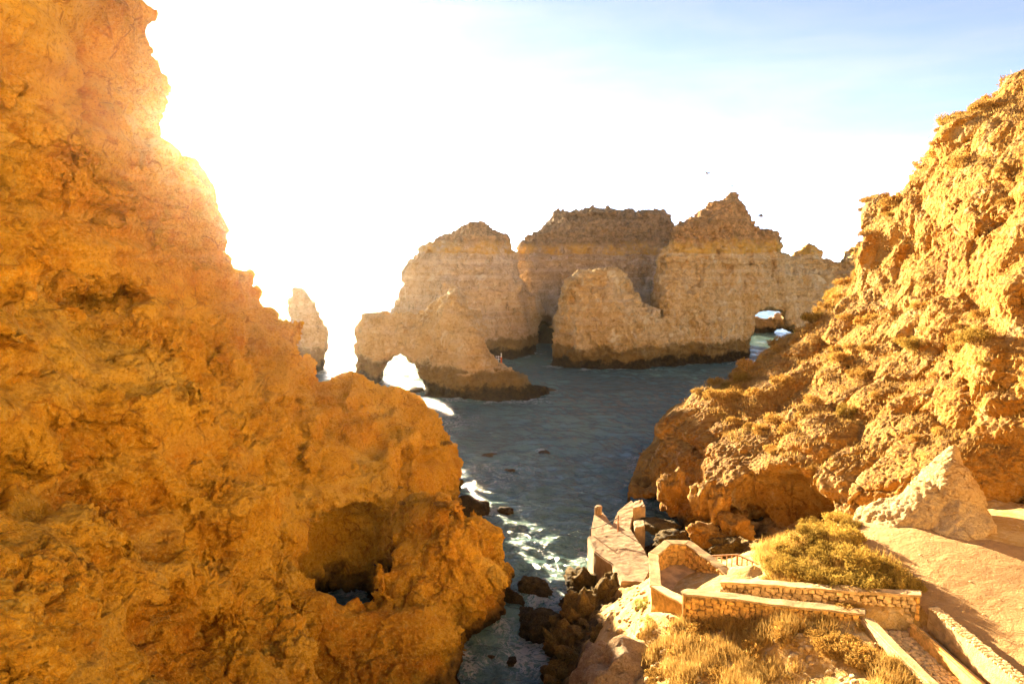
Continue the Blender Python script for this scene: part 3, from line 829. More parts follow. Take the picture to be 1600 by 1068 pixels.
# ------------------------------------------------------------------ masonry
def simple(name, color, var=0.25, scale=3.0, rough=0.9, bump=0.4, bd=0.03, spec=0.15):
    m = NT(name)
    a = tuple(c * (1 - var) for c in color); b = tuple(min(1, c * (1 + var)) for c in color)
    c = m.mix(m.step(m.noise(scale, 7, 0.68), 0.36, 0.64), a, b)
    oi = m.n('ShaderNodeObjectInfo')
    k = m.math('ADD', m.math('MULTIPLY', oi.outputs['Random'], 0.5), 0.75)
    hsv = m.n('ShaderNodeHueSaturation'); m.put(hsv.inputs['Value'], k); m.put(hsv.inputs['Color'], c)
    n = m.bump(m.noise(scale * 6, 7, 0.7), bump, bd)
    m.bsdf(hsv.outputs[0], rough, n, spec)
    return m.m
M_STONE = simple('wall_stone', (0.60, 0.42, 0.20), 0.28, 5.0, bump=0.7)
M_STONE_O = simple('shade_ochre_wall_stone', (0.58, 0.33, 0.09), 0.28, 5.0, bump=0.7)  # orange tone of wall faces in shade, put into the stone colour
M_MORTAR = simple('mortar', (0.30, 0.19, 0.08), 0.3, 6.0, bump=0.8)
M_PLASTER = simple('lime_plaster', (0.52, 0.35, 0.16), 0.26, 2.6, bump=0.9, bd=0.05)
M_QUAY = simple('worn_quay_concrete', (0.40, 0.26, 0.13), 0.28, 1.6, bump=0.6, bd=0.05)
M_WOOD = simple('weathered_wood', (0.34, 0.17, 0.07), 0.2, 8.0, bump=0.3)
M_RUST = simple('rusty_iron', (0.30, 0.12, 0.03), 0.3, 8.0, rough=0.7)
M_DARK = simple('dark_iron', (0.03, 0.025, 0.02), 0.3, 8.0, rough=0.6)

def stone_mesh(k):
    r = np.random.default_rng(100 + k)
    bm = bmesh.new()
    bmesh.ops.create_cube(bm, size=1.0)
    bmesh.ops.subdivide_edges(bm, edges=bm.edges[:], cuts=1, use_grid_fill=True)
    for v in bm.verts:
        c = np.array(v.co); l = np.linalg.norm(c)
        q = c / (np.abs(c) ** 4).sum() ** 0.25 * 0.5
        c = q * (0.86 + 0.28 * r.random())
        v.co = c
    me = bpy.data.meshes.new('stone'); bm.to_mesh(me); bm.free()
    return me
STONES = [stone_mesh(k) for k in range(7)]
for me in STONES: me.materials.append(M_STONE)
STONES_O = [m_.copy() for m_ in STONES]
for me in STONES_O: me.materials[0] = M_STONE_O

def prism(pts, z0, z1, bev=0.03):
    """closed upright prism over an outline; z0, z1 numbers or per-corner lists"""
    n = len(pts)
    z0 = [z0] * n if np.isscalar(z0) else z0; z1 = [z1] * n if np.isscalar(z1) else z1
    bm = bmesh.new()
    a = [bm.verts.new((p[0], p[1], z)) for p, z in zip(pts, z0)]; b = [bm.verts.new((p[0], p[1], z)) for p, z in zip(pts, z1)]
    bm.faces.new(a[::-1]); bm.faces.new(b)
    for k in range(n): bm.faces.new((a[k], a[(k + 1) % n], b[(k + 1) % n], b[k]))
    bmesh.ops.recalc_face_normals(bm, faces=bm.faces[:])
    if bev: bmesh.ops.bevel(bm, geom=[e for e in bm.edges], offset=bev, segments=2, affect='EDGES', clamp_overlap=True)
    return bm

def bm_obj(name, bm, mat, parent=None, org=(0, 0, 0), rough=0.0, cuts=0, **props):
    if cuts:
        bmesh.ops.triangulate(bm, faces=[f for f in bm.faces if len(f.verts) > 4])
        for _ in range(cuts):
            bmesh.ops.subdivide_edges(bm, edges=[e for e in bm.edges if e.calc_length() > 0.3], cuts=1, use_grid_fill=True)
    me = bpy.data.meshes.new(name); bm.to_mesh(me); bm.free()
    V = np.empty(len(me.vertices) * 3, np.float32); me.vertices.foreach_get('co', V); V = V.reshape(-1, 3)
    if rough:
        V = V + rough * np.stack([perlin(V / 0.35), perlin(V / 0.35 + 9), perlin(V / 0.35 + 31)], 1) + rough * np.stack([perlin(V / 1.1 + 3), perlin(V / 1.1 + 19), perlin(V / 1.1 + 41)], 1)
    V = V - np.array(org, np.float32)
    me.vertices.foreach_set('co', V.astype(np.float32).ravel()); me.update()
    return link(name, me, mat, parent, **props)

def thing(name, loc, label, cat, group=None):
    o = bpy.data.objects.new(name, None); COL.objects.link(o); o.location = loc
    o.empty_display_size = 0.3
    o['label'] = label; o['category'] = cat; o['kind'] = 'thing'
    if group: o['group'] = group
    return o

def offset_line(pts, d):
    """polyline moved sideways (to the left of its direction) by d, mitred"""
    p = [np.array(q[:2], float) for q in pts]
    out = []
    for k in range(len(p)):
        dirs = []
        if k > 0: dirs.append((p[k] - p[k - 1]) / np.linalg.norm(p[k] - p[k - 1]))
        if k < len(p) - 1: dirs.append((p[k + 1] - p[k]) / np.linalg.norm(p[k + 1] - p[k]))
        nn = [np.array([-t[1], t[0]]) for t in dirs]
        m = sum(nn); m = m / np.linalg.norm(m)
        out.append(p[k] + m * d / max(0.5, float(m @ nn[0])))
    return out

def stone_face(parent, org, p0, p1, zb0, zb1, zt0, zt1, nrm, size, meshes, seed, depth=0.16, jit=1.0):
    """courses of separate stones on the vertical face from p0 to p1"""
    r = np.random.default_rng(seed)
    p0 = np.array(p0[:2], float); p1 = np.array(p1[:2], float); L = np.linalg.norm(p1 - p0); t = (p1 - p0) / L
    ang = math.atan2(t[1], t[0])
    H = max(zt0 - zb0, zt1 - zb1); rows = max(1, round(H / (size * 0.78)))
    for k in range(rows):
        s = -r.random() * size * 0.6
        while s < L:
            w = size * (0.55 + 1.1 * r.random()); c = s + w / 2; s += w
            if c < 0.04 or c > L - 0.04: continue
            a = c / L; zb = zb0 + (zb1 - zb0) * a; zt = zt0 + (zt1 - zt0) * a
            hh = (zt - zb) / rows
            z = zb + (k + 0.5) * hh + (r.random() - 0.5) * hh * 0.75 * jit
            o = bpy.data.objects.new('stone', meshes[r.integers(len(meshes))]); COL.objects.link(o); o.parent = parent
            q = p0 + t * c + nrm * (r.random() * 0.05)
            o.location = (q[0] - org[0], q[1] - org[1], z - org[2])
            o.scale = (w * 0.97, depth * 2, hh * (0.75 + 0.75 * r.random()))
            o.rotation_euler = ((r.random() - 0.5) * 0.2, (r.random() - 0.5) * 0.5 * jit, ang + (r.random() - 0.5) * 0.15)

# long stone wall below the bushes
A0, A1 = np.array([8.0, 24.72]), np.array([13.42, 21.52])
tA = (A1 - A0) / np.linalg.norm(A1 - A0); nA = np.array([tA[1], -tA[0]])     # nA faces the camera side
wallA = thing('stone_wall', (*((A0 + A1) / 2), 7.0), 'long rough stone retaining wall with smooth pale coping, below the big bushes', 'stone wall', None)
oA = np.array(wallA.location)
zbA, ztA = (6.4, 7.7), (7.86, 8.96)
core = [A0 - nA * 0.26, A1 - nA * 0.26, A1 - nA * 0.02, A0 - nA * 0.02]
bm_obj('core', prism(core, [zbA[0] - 0.4, zbA[1] - 0.4, zbA[1] - 0.4, zbA[0] - 0.4], [ztA[0], ztA[1], ztA[1], ztA[0]], 0.02), M_MORTAR, wallA, oA)
stone_face(wallA, oA, A0, A1, zbA[0], zbA[1], ztA[0], ztA[1], nA, 0.22, STONES, 1, 0.09)
stone_face(wallA, oA, A1 + tA * 0.02 - nA * 0.02, A1 + tA * 0.02 - nA * 0.3, zbA[1], zbA[1], ztA[1], ztA[1], tA, 0.25, STONES_O, 2, 0.08)  # end face gets the orange copy, its shaded tone painted in
cop = [A0 - nA * 0.32 - tA * 0.06, A1 - nA * 0.32 + tA * 0.14, A1 + nA * 0.13 + tA * 0.14, A0 + nA * 0.13 - tA * 0.06]
bm_obj('coping', prism(cop, [ztA[0], ztA[1] + 0.01, ztA[1] + 0.01, ztA[0]], [ztA[0] + 0.10, ztA[1] + 0.11, ztA[1] + 0.11, ztA[0] + 0.10], 0.03), M_PLASTER, wallA, oA, 0.035, 4)

# parapet along the outer side of the walkway, then kerb running to the camera
B = [np.array([6.42, 23.75]), np.array([11.62, 21.42])]
tB = (B[1] - B[0]) / np.linalg.norm(B[1] - B[0]); nB = np.array([tB[1], -tB[0]])
wallB = thing('parapet_wall', (9.0, 22.5, 7.0), 'low parapet with bright plaster coping and rounded end, above the dry grass slope', 'wall')
oB = np.array(wallB.location)
zbB, ztB = (6.9, 7.75), (7.85, 8.36)
bm_obj('core', prism([B[0] - nB * 0.3, B[1] - nB * 0.3, B[1], B[0]], [6.2, 7.3, 7.3, 6.2], [ztB[0], ztB[1], ztB[1], ztB[0]], 0.02), M_MORTAR, wallB, oB)
stone_face(wallB, oB, B[0], B[1], zbB[0], zbB[1], ztB[0], ztB[1], nB, 0.21, STONES_O, 3, 0.08)
endc = []
for k in range(7):
    a = math.pi * k / 6
    endc.append(B[0] - nB * 0.15 + (-tB * math.sin(a) + nB * math.cos(a)) * 0.26)
bm_obj('coping', prism([B[1] - nB * 0.36 + tB * 0.1, B[1] + nB * 0.1 + tB * 0.1] + endc, [ztB[1], ztB[1]] + [ztB[0]] * 7, [ztB[1] + 0.09] * 2 + [ztB[0] + 0.09] * 7, 0.03), M_PLASTER, wallB, oB, 0.035, 4)
bm_obj('rounded_end', prism([B[0] - nB * 0.15 + (-tB * math.sin(a) + nB * math.cos(a)) * 0.2 for a in np.linspace(0, math.pi, 7)], 6.3, 7.84, 0.02), M_STONE_O, wallB, oB, 0.03, 1)
kerbB = thing('kerb_wall', (11.6, 19, 8.0), 'smooth sandy plaster kerb on the outer edge of the cobbled walkway', 'kerb')
bm_obj('kerb', prism([(11.5, 21.3), (11.3, 13.0), (11.68, 13.0), (11.86, 21.25)], 7.2, [8.38, 8.62, 8.62, 8.38], 0.05), M_PLASTER, kerbB, (11.6, 19, 8.0), 0.03, 4)

# cobbled walkway, channel and kerbs
walk = thing('walkway', (12.6, 18, 8.0), 'narrow cobbled walkway leading down towards the stone wall', 'walkway')
oW = (12.6, 18, 8.0)
bm_obj('bed', prism([(11.9, 21.6), (11.7, 13.0), (12.74, 13.0), (12.96, 21.4)], 7.4, [7.86, 8.22, 8.22, 7.86], 0.01), M_MORTAR, walk, oW)
r = np.random.default_rng(21)
y = 21.3
while y > 15.6:
    dy = 0.15 + 0.08 * r.random()
    x0 = 11.9 - (21.5 - y) * 0.023 + 0.04; x1 = x0 + 0.95
    zc = 7.86 + 0.36 * (21.5 - y) / 8.5
    x = x0
    while x < x1:
        w = 0.14 + 0.12 * r.random()
        o = bpy.data.objects.new('cobble', STONES[r.integers(7)]); COL.objects.link(o); o.parent = walk
        o.location = (x + w / 2 - oW[0], y - dy / 2 - oW[1] + (r.random() - 0.5) * 0.05, zc - oW[2] + 0.01 * r.random())
        o.scale = (w * 0.98, dy * 0.98, 0.09); o.rotation_euler = ((r.random() - 0.5) * 0.15, (r.random() - 0.5) * 0.15, (r.random() - 0.5) * 0.5)
        x += w
    y -= dy
def kerb(name, x0, x1, zt, label, mat, seed, y1=21.0, skew=0.023):
    t = thing(name, ((x0 + x1) / 2, 17.5, zt - 0.4), label, 'kerb')
    o = np.array(t.location)
    bm_obj('kerb', prism([(x0 + skew * 4, y1), (x0 - skew * 4, 13), (x1 - skew * 4, 13), (x1 + skew * 4, y1)], zt - 0.9, [zt - 0.12, zt + 0.08, zt + 0.08, zt - 0.12], 0.04), mat, t, o, 0.035, 4)
    return t, o
kerb('low_kerb', 12.86, 13.02, 8.45, 'low rubble kerb between the cobbles and the drain channel', M_STONE_O, 1)
ch = thing('drain_channel', (13.15, 17.5, 7.9), 'shallow concrete drain channel between two kerbs beside the sandy path', 'drain')
bm_obj('channel', prism([(13.0, 21.2), (12.9, 13), (13.36, 13), (13.46, 21.2)], 7.3, [8.06, 8.3, 8.3, 8.06], 0.02), M_QUAY, ch, (13.15, 17.5, 7.9), 0.02, 3)
kt, ko = kerb('path_kerb', 13.42, 13.66, 8.98, 'pale pebble-topped kerb edging the sandy path', M_PLASTER, 2)
y = 20.9
while y > 15.2:
    for x in (13.45, 13.57, 13.67):
        s_ = 0.09 + 0.06 * r.random()
        o = bpy.data.objects.new('stone', STONES[r.integers(7)]); COL.objects.link(o); o.parent = kt
        o.location = (x + 0.023 * (y - 17) - ko[0] + (r.random() - 0.5) * 0.04, y - ko[1] + (r.random() - 0.5) * 0.05, 8.98 - 0.12 + 0.2 * (21 - y) / 8 - ko[2])
        o.scale = (s_, s_ * 1.2, 0.07); o.rotation_euler = (0, 0, r.random() * 3)
    y -= 0.14

# viewing terrace with its parapet
terr = thing('terrace', (7.2, 27.4, 6.0), 'small angular terrace with sandy floor inside pale plaster-topped parapets', 'terrace')
oT = np.array(terr.location)
inner = [(6.75, 24.5), (5.95, 26.1), (6.45, 28.9), (7.2, 29.7), (7.9, 29.7), (8.75, 27.6), (9.3, 25.9), (9.6, 24.2)]
bm_obj('floor', prism(inner[::-1], 5.2, 6.32, 0.0), M_QUAY, terr, oT, 0.015, 4)
line = inner[:7]
outl = [p for p in offset_line(line, -0.0)]
zt = [7.15, 7.0, 7.05, 7.2, 7.2, 7.05, 6.75]
def parapet(parent, org, line, zts, thick, zb, side, cope=0.1):
    inn = offset_line(line, side * 0.0); out = offset_line(line, side * thick)
    for k in range(len(line) - 1):
        bm_obj('parapet', prism([inn[k], inn[k + 1], out[k + 1], out[k]], zb, [zts[k], zts[k + 1], zts[k + 1], zts[k]], 0.0), M_STONE_O, parent, org, 0.03, 3)
    i2 = offset_line(line, side * -0.05); o2 = offset_line(line, side * (thick + 0.06))
    for k in range(len(line) - 1):
        bm_obj('coping', prism([i2[k], i2[k + 1], o2[k + 1], o2[k]], [zts[k] + 0.003, zts[k + 1] + 0.003, zts[k + 1] + 0.003, zts[k] + 0.003],
                               [zts[k] + cope, zts[k + 1] + cope, zts[k + 1] + cope, zts[k] + cope], 0.02), M_PLASTER, parent, org, 0.02, 3)
parapet(terr, oT, line, zt, 0.34, 5.0, 1.0)
for k, (a, b) in enumerate(((4, 5), (5, 6), (3, 4), (2, 3))):
    pa, pb = np.array(inner[a]), np.array(inner[b]); t = (pb - pa) / np.linalg.norm(pb - pa); nn = np.array([t[1], -t[0]])
    c = np.array([7.4, 27.3]) - (pa + pb) / 2
    if nn @ c < 0: nn = -nn
    stone_face(terr, oT, pa + nn * 0.01, pb + nn * 0.01, 6.32, 6.32, zt[a], zt[b], nn, 0.26, STONES_O, 30 + k, 0.07)

# wooden handrail of the stairs behind the terrace
rail = thing('handrail', (9.8, 29.6, 5.6), 'brown wooden handrail with thin balusters behind the terrace wall', 'handrail')
oR = np.array(rail.location)
def bar(a, b, w, h_=None):
    a = Vector(a); b = Vector(b); h_ = h_ or w
    d = (b - a); L = d.length
    bm = bmesh.new(); bmesh.ops.create_cube(bm, size=1.0)
    bmesh.ops.scale(bm, verts=bm.verts, vec=(w, h_, L))
    bmesh.ops.bevel(bm, geom=bm.edges[:], offset=min(w, h_) * 0.15, segments=1, affect='EDGES')
    M = Matrix.Translation((a + b) / 2) @ d.to_track_quat('Z', 'Y').to_matrix().to_4x4()
    bmesh.ops.transform(bm, matrix=M, verts=bm.verts)
    return bm
rp = [PY(1112, 868, 28.9), PY(1152, 866, 28.6), PY(1192, 884, 27.2)]
for a, b in zip(rp[:-1], rp[1:]):
    for dz, w in ((0, 0.09), (-0.78, 0.07)):
        bm_obj('rail', bar(a + [0, 0, dz], b + [0, 0, dz], w, 0.06), M_WOOD, rail, oR)
    for k in range(5):
        q = a + (b - a) * (k / 5.0)
        bm_obj('post' if k == 0 else 'baluster', bar(q + [0, 0, -0.95 if k == 0 else -0.78], q, 0.09 if k == 0 else 0.045), M_WOOD, rail, oR)
bm_obj('post', bar(rp[2] + [0, 0, -1.0], rp[2], 0.09), M_WOOD, rail, oR)

# quay
quay = thing('quay', (6.5, 41.5, 0.0), 'worn concrete quay jutting out into the water below the terrace', 'quay')
oQ = np.array(quay.location)
QP = [(4.78, 41.3), (4.9, 39.2), (5.75, 37.4), (5.9, 35.2), (7.1, 35.0), (8.0, 37.0), (7.95, 39.2), (7.7, 42.6), (6.6, 42.0)]
bm_obj('deck', prism(QP, -1.5, [2.8, 2.75, 2.75, 2.8, 2.85, 2.85, 2.85, 2.8, 2.8], 0.06), M_QUAY, quay, oQ, 0.025, 4)
QP2 = [(4.85, 41.42), (6.6, 42.12), (7.66, 42.72), (8.35, 45.4), (9.3, 46.2), (8.8, 48.8), (7.5, 46.6), (6.75, 44.1), (6.4, 46.4), (5.75, 46.0)]
bm_obj('lower_deck', prism(QP2, -1.5, 2.5, 0.06), M_QUAY, quay, oQ, 0.025, 4)
bm_obj('step', prism([(8.0, 42.9), (8.75, 43.1), (8.9, 44.3), (8.2, 44.2)], -0.5, 2.75, 0.05), M_QUAY, quay, oQ, 0.04, 2)
bm_obj('block', prism([(8.3, 45.3), (9.2, 45.5), (9.3, 46.8), (8.6, 46.6)], -0.5, 3.2, 0.05), M_QUAY, quay, oQ, 0.05, 2)
bm_obj('bollard', prism([(6.0 + 0.3 * math.cos(a), 45.9 + 0.3 * math.sin(a)) for a in np.linspace(0, 6.28, 9)[:-1]], 2.4, 3.1, 0.08), M_QUAY, quay, oQ, 0.04, 1)
qr = thing('chain_rail', (6.0, 42.3, 2.5), 'rusty post with a slack dark chain on the edge of the quay', 'railing')
oq = np.array(qr.location)
bm_obj('post', bar((6.85, 42.45, 2.5), (6.85, 42.45, 3.75), 0.08), M_RUST, qr, oq)
bm_obj('post', bar((5.0, 41.7, 2.5), (5.0, 41.7, 3.2), 0.07), M_DARK, qr, oq)
prev = None
for k in range(9):
    a = k / 8.0
    q = np.array([6.85, 42.45, 3.6]) * (1 - a) + np.array([5.0, 41.7, 3.15]) * a; q[2] -= 0.5 * a * (1 - a)
    if prev is not None: bm_obj('chain_link', bar(prev, q, 0.04), M_DARK, qr, oq)
    prev = q

#@@DETAIL
# ------------------------------------------------------------------ loose rocks
def boulder_mesh(seed, size, sq=0.12, sub=4, am=0.28):
    bm = bmesh.new(); bmesh.ops.create_icosphere(bm, subdivisions=sub, radius=1.0)
    V = np.array([v.co for v in bm.verts])
    o = np.array([seed * 13.7, seed * 5.1, seed * 9.3])
    q = V * 1.1 + o
    f1, f2, cid = worley(q * 1.1)
    d = am * fbm(q, 4, 0.55) + 0.5 * am * (0.5 - f1) - 0.35 * am * (1 - sstep(0, 0.1, f2 - f1)) + 0.45 * am * (ridged(q * 2.2, 4) - 0.5) + 0.5 * am * (cid - 0.5)
    P = np.sign(V) * np.abs(V) ** (1 - sq)
    P = P * (1 + d)[:, None] * np.array(size)
    for v, c in zip(bm.verts, P): v.co = c
    for f in bm.faces: f.smooth = True
    me = bpy.data.meshes.new('rock'); bm.to_mesh(me); bm.free()
    return me

def boulder(name, pos, size, mat, label, cat, seed, group=None, sub=4, rz=0.0, am=0.28):
    o = link(name, boulder_mesh(seed, size, sub=sub, am=am), mat, label=label, category=cat)
    o.location = pos; o.rotation_euler = (0, 0, rz)
    if group: o['group'] = group
    return o

SHORE = []
def sea_rock(u, v, size, label, seed, group=None, z=0.0):
    p = PZ(u, v, z)
    SHORE.append(p)
    return boulder('sea_rock', (p[0], p[1], z - 0.1), size, M_WET, label, 'rock', seed, group, 4, seed)
sea_rock(835, 922, (0.75, 1.15, 0.75), 'long black wet rock in the narrow channel, the farther of two big ones', 1)
sea_rock(846, 985, (1.05, 1.2, 1.0), 'big rounded black wet rock in the middle of the narrow channel', 2)
sea_rock(822, 962, (0.5, 0.75, 0.5), 'small black wet rock between the two big channel rocks', 3)
sea_rock(868, 1028, (0.55, 0.5, 0.45), 'small dark rock touching the shore side of the big channel rock', 4)
sea_rock(800, 1034, (0.36, 0.33, 0.3), 'little dark rock in the foam near the cliff foot at the bottom', 5)
sea_rock(768, 1028, (0.4, 0.3, 0.22), 'little brown rock against the orange pillar foot at the bottom', 6)
sea_rock(801, 940, (0.35, 1.1, 0.9), 'dark wet rock leaning on the orange pillar at the waterline', 7)
sea_rock(733, 797, (1.3, 1.6, 1.1), 'brown wet rock at the headland foot beside the breaking wave', 8)
sea_rock(790, 796, (0.7, 0.5, 0.25), 'flat dark rock just awash beside the breaking wave', 9)
sea_rock(766, 711, (1.0, 0.7, 0.3), 'small reef awash in mid channel, left one of a pair', 10)
sea_rock(851, 707, (0.9, 0.6, 0.3), 'small reef awash in mid channel, right one of a pair', 11)
sea_rock(800, 734, (0.8, 0.6, 0.22), 'small reddish reef awash nearest to the camera of the three in mid channel', 12)
sea_rock(848, 612, (2.2, 1.0, 0.8), 'low dark rock off the tip of the stepped arch foot', 13)
sea_rock(650, 610, (1.6, 1.0, 0.6), 'dark rock lying in the opening of the low arch', 14)
sea_rock(855, 535, (3.0, 2.0, 4.0), 'dark rock in the cave mouth between the sea stacks', 15)
# weedy shore rocks under the quay and terrace
for k, (u, v, z, sz, lab) in enumerate([
        (915, 905, 0.3, (1.1, 1.2, 1.1), 'pitted brown shore rock at the seaward foot of the quay wall'),
        (945, 935, 0.9, (1.3, 1.3, 1.2), 'knobbly golden-brown shore rock below the quay wall'),
        (905, 965, 0.4, (1.2, 1.3, 1.3), 'dark weedy shore rock at the water edge below the terrace'),
        (940, 985, 1.1, (1.5, 1.4, 1.2), 'big dark weedy rock in the middle of the shore below the terrace'),
        (890, 1010, 0.2, (0.9, 1.2, 1.2), 'black weedy rock dropping straight into the narrow channel'),
        (925, 1035, 0.9, (1.3, 1.2, 1.3), 'dark green-brown weedy rock at the bottom of the shore'),
        (880, 1062, 0.0, (0.8, 1.0, 1.0), 'black rock at the very bottom edge of the channel'),
        (965, 1000, 2.2, (1.0, 1.1, 1.0), 'brown shore rock under the rubble bank'),
        (900, 935, 0.0, (0.6, 0.8, 0.6), 'small wet rock at the tip of the shore in the white water')]):
    p = PZ(u, v, z + 0.5)
    SHORE.append(np.array([p[0], p[1], 0]))
    boulder('shore_rock', (p[0], p[1], z), sz, M_WEED, lab, 'rock', 40 + k, None, 5, k * 1.1, am=0.62)
for k, (u, v, y, sz, lab) in enumerate([
        (1000, 1045, 23.3, (2.1, 1.4, 1.3), 'broad pinkish-brown rock hump at the bottom below the terrace'),
        (1050, 1075, 21.5, (1.5, 1.2, 1.0), 'shaded brown rock at the bottom edge beside the dry grass'),
        (950, 1055, 24.6, (1.3, 1.3, 1.6), 'steep brown rock shoulder at the bottom of the shore')]):
    p = PY(u, v, y)
    boulder('rock_hump', (p[0], p[1], p[2] - 0.7), sz, M_HUMP, lab, 'rock', 60 + k, None, 4, k * 2.0, am=0.3)
# fallen blocks in the cave
for k, (u, v, y, sz, lab) in enumerate([
        (1050, 772, 46.5, (0.9, 1.0, 1.5), 'tall ochre block hanging beside the small cave opening'),
        (1100, 778, 42.8, (0.8, 0.8, 1.2), 'smooth upright ochre block in the cave, left of the dark crack'),
        (1123, 792, 41.5, (0.55, 0.6, 1.1), 'narrow ochre block wedged in the middle of the cave'),
        (1150, 822, 40.3, (0.9, 0.8, 0.7), 'square ochre block on the cave floor, right-hand one'),
        (1105, 834, 40.5, (0.9, 0.8, 0.6), 'brown rounded block at the front of the cave'),
        (1135, 853, 38.8, (1.0, 0.8, 0.4), 'dark low block in front of the cave floor'),
        (1030, 822, 44.0, (1.3, 1.2, 0.4), 'dark wet block in the cove beside the quay'),
        (1050, 842, 41.0, (1.1, 1.1, 0.4), 'dark block between the cove and the terrace'),
        (1125, 762, 42.3, (0.3, 0.3, 0.25), 'small pinkish stone resting on the cave blocks')]):
    p = PY(u, v, y)
    boulder('fallen_block', p, sz, M_RIGHT if k < 5 or k == 8 else M_WEED, lab, 'rock', 80 + k, None, 4, k * 0.7, am=0.42)

# ------------------------------------------------------------------ plants
def leaf_material(name, cols, trans=0.35):
    m = NT(name)
    oi = m.n('ShaderNodeObjectInfo')
    c = m.ramp(m.noise(2.6, 4, 0.6), [(0.32, cols[0]), (0.5, cols[1]), (0.68, cols[2])])
    c2 = m.mix(m.math('MULTIPLY', m.noise(23.0, 2, 0.5), 0.5), c, cols[2])
    hsv = m.n('ShaderNodeHueSaturation'); m.put(hsv.inputs['Color'], c2)
    m.put(hsv.inputs['Value'], m.math('ADD', m.math('MULTIPLY', oi.outputs['Random'], 0.5), 0.75))
    d = m.n('ShaderNodeBsdfDiffuse'); t = m.n('ShaderNodeBsdfTranslucent'); mx = m.n('ShaderNodeMixShader')
    m.put(d.inputs['Color'], hsv.outputs[0]); m.put(t.inputs['Color'], hsv.outputs[0])
    mx.inputs[0].default_value = trans
    m.t.links.new(d.outputs[0], mx.inputs[1]); m.t.links.new(t.outputs[0], mx.inputs[2]); m.t.links.new(mx.outputs[0], m.out.inputs['Surface'])
    return m.m
M_BUSH = leaf_material('golden_bush_leaves', [(0.11, 0.070, 0.012), (0.26, 0.165, 0.028), (0.42, 0.29, 0.07)])
M_DRY = leaf_material('dry_shrub_leaves', [(0.16, 0.078, 0.016), (0.33, 0.18, 0.035), (0.48, 0.31, 0.09)])
M_GREEN = leaf_material('green_shrub_leaves', [(0.10, 0.14, 0.02), (0.22, 0.26, 0.05), (0.36, 0.38, 0.12)])
M_GRASS = leaf_material('dry_grass_blades', [(0.22, 0.115, 0.025), (0.40, 0.235, 0.055), (0.56, 0.39, 0.14)], 0.3)
M_TWIG = simple('twig_wood', (0.14, 0.08, 0.03), 0.3, 6.0)

def leaf_tris(C, L, W, r, up=0.3):
    """one narrow leaf (two triangles) at every centre"""
    n = len(C)
    d = r.normal(size=(n, 3)); d[:, 2] = np.abs(d[:, 2]) * (0.6 + up); d /= np.linalg.norm(d, axis=1)[:, None]
    s = np.cross(d, r.normal(size=(n, 3))); s /= np.linalg.norm(s, axis=1)[:, None]
    L = L * (0.6 + 0.8 * r.random((n, 1))); W = W * (0.7 + 0.6 * r.random((n, 1)))
    V = np.concatenate([C - d * L * 0.5, C + s * W * 0.5, C + d * L * 0.5, C - s * W * 0.5])
    i = np.arange(n)
    return V, np.stack([i, i + n, i + 2 * n, i + 3 * n], 1)

def shrub_meshes(seed, spread=1.0, tall=0.75, clumps=22, per=70, leaf=(0.17, 0.05)):
    """crown and stems of a shrub of radius about one"""
    r = np.random.default_rng(seed)
    C = []; stems = bmesh.new()
    for k in range(clumps):
        a = r.random() * 6.283; e = r.random() ** 0.7
        rad = 0.92 * math.sqrt(r.random()) * spread
        z = tall * (0.25 + 0.75 * math.sqrt(max(0, 1 - (rad / spread) ** 2))) * (0.55 + 0.5 * r.random())
        c = np.array([rad * math.cos(a), rad * math.sin(a), z])
        s = 0.16 + 0.20 * r.random()
        q = r.normal(size=(per, 3)); q /= np.linalg.norm(q, axis=1)[:, None]; q *= (0.55 + 0.6 * r.random((per, 1)))
        C.append(c + q * s * np.array([1, 1, 0.85]))
        if k % 2 == 0:
            m_ = bar((0.05 * math.cos(a), 0.05 * math.sin(a), 0), c, 0.025)
            tmp = bpy.data.meshes.new('t'); m_.to_mesh(tmp); m_.free(); stems.from_mesh(tmp); bpy.data.meshes.remove(tmp)
    V, F = leaf_tris(np.concatenate(C), leaf[0], leaf[1], r)
    crown = raw_mesh('crown', V, F)
    sm = bpy.data.meshes.new('stems'); stems.to_mesh(sm); stems.free(); sm.materials.append(M_TWIG)
    return crown, sm

def variants(mat, seeds, **kw):
    out = []
    for s_ in seeds:
        c, t = shrub_meshes(s_, **kw); c.materials.append(mat); out.append((c, t))
    return out
V_BUSH = variants(M_BUSH, (1, 2, 3, 4), clumps=34, per=95, leaf=(0.13, 0.035))
V_DRY = variants(M_DRY, (5, 6, 7), tall=0.6, clumps=20, per=60, leaf=(0.20, 0.05))
V_GREEN = variants(M_GREEN, (8, 9), clumps=22, per=80, leaf=(0.15, 0.045))

def shrub(pos, rad, var, label, group, name='shrub', sz=1.0, seed=0):
    t = thing(name, tuple(pos), label, 'shrub', group)
    t.scale = (rad, rad, rad * sz); t.rotation_euler = (0, 0, seed * 1.7)
    for nm, me in (('crown', var[0]), ('stems', var[1])):
        o = bpy.data.objects.new(nm, me); COL.objects.link(o); o.parent = t
    return t

r = np.random.default_rng(77)
def gz(x, y): return float(ground_z(np.array([x]), np.array([y]))[0])
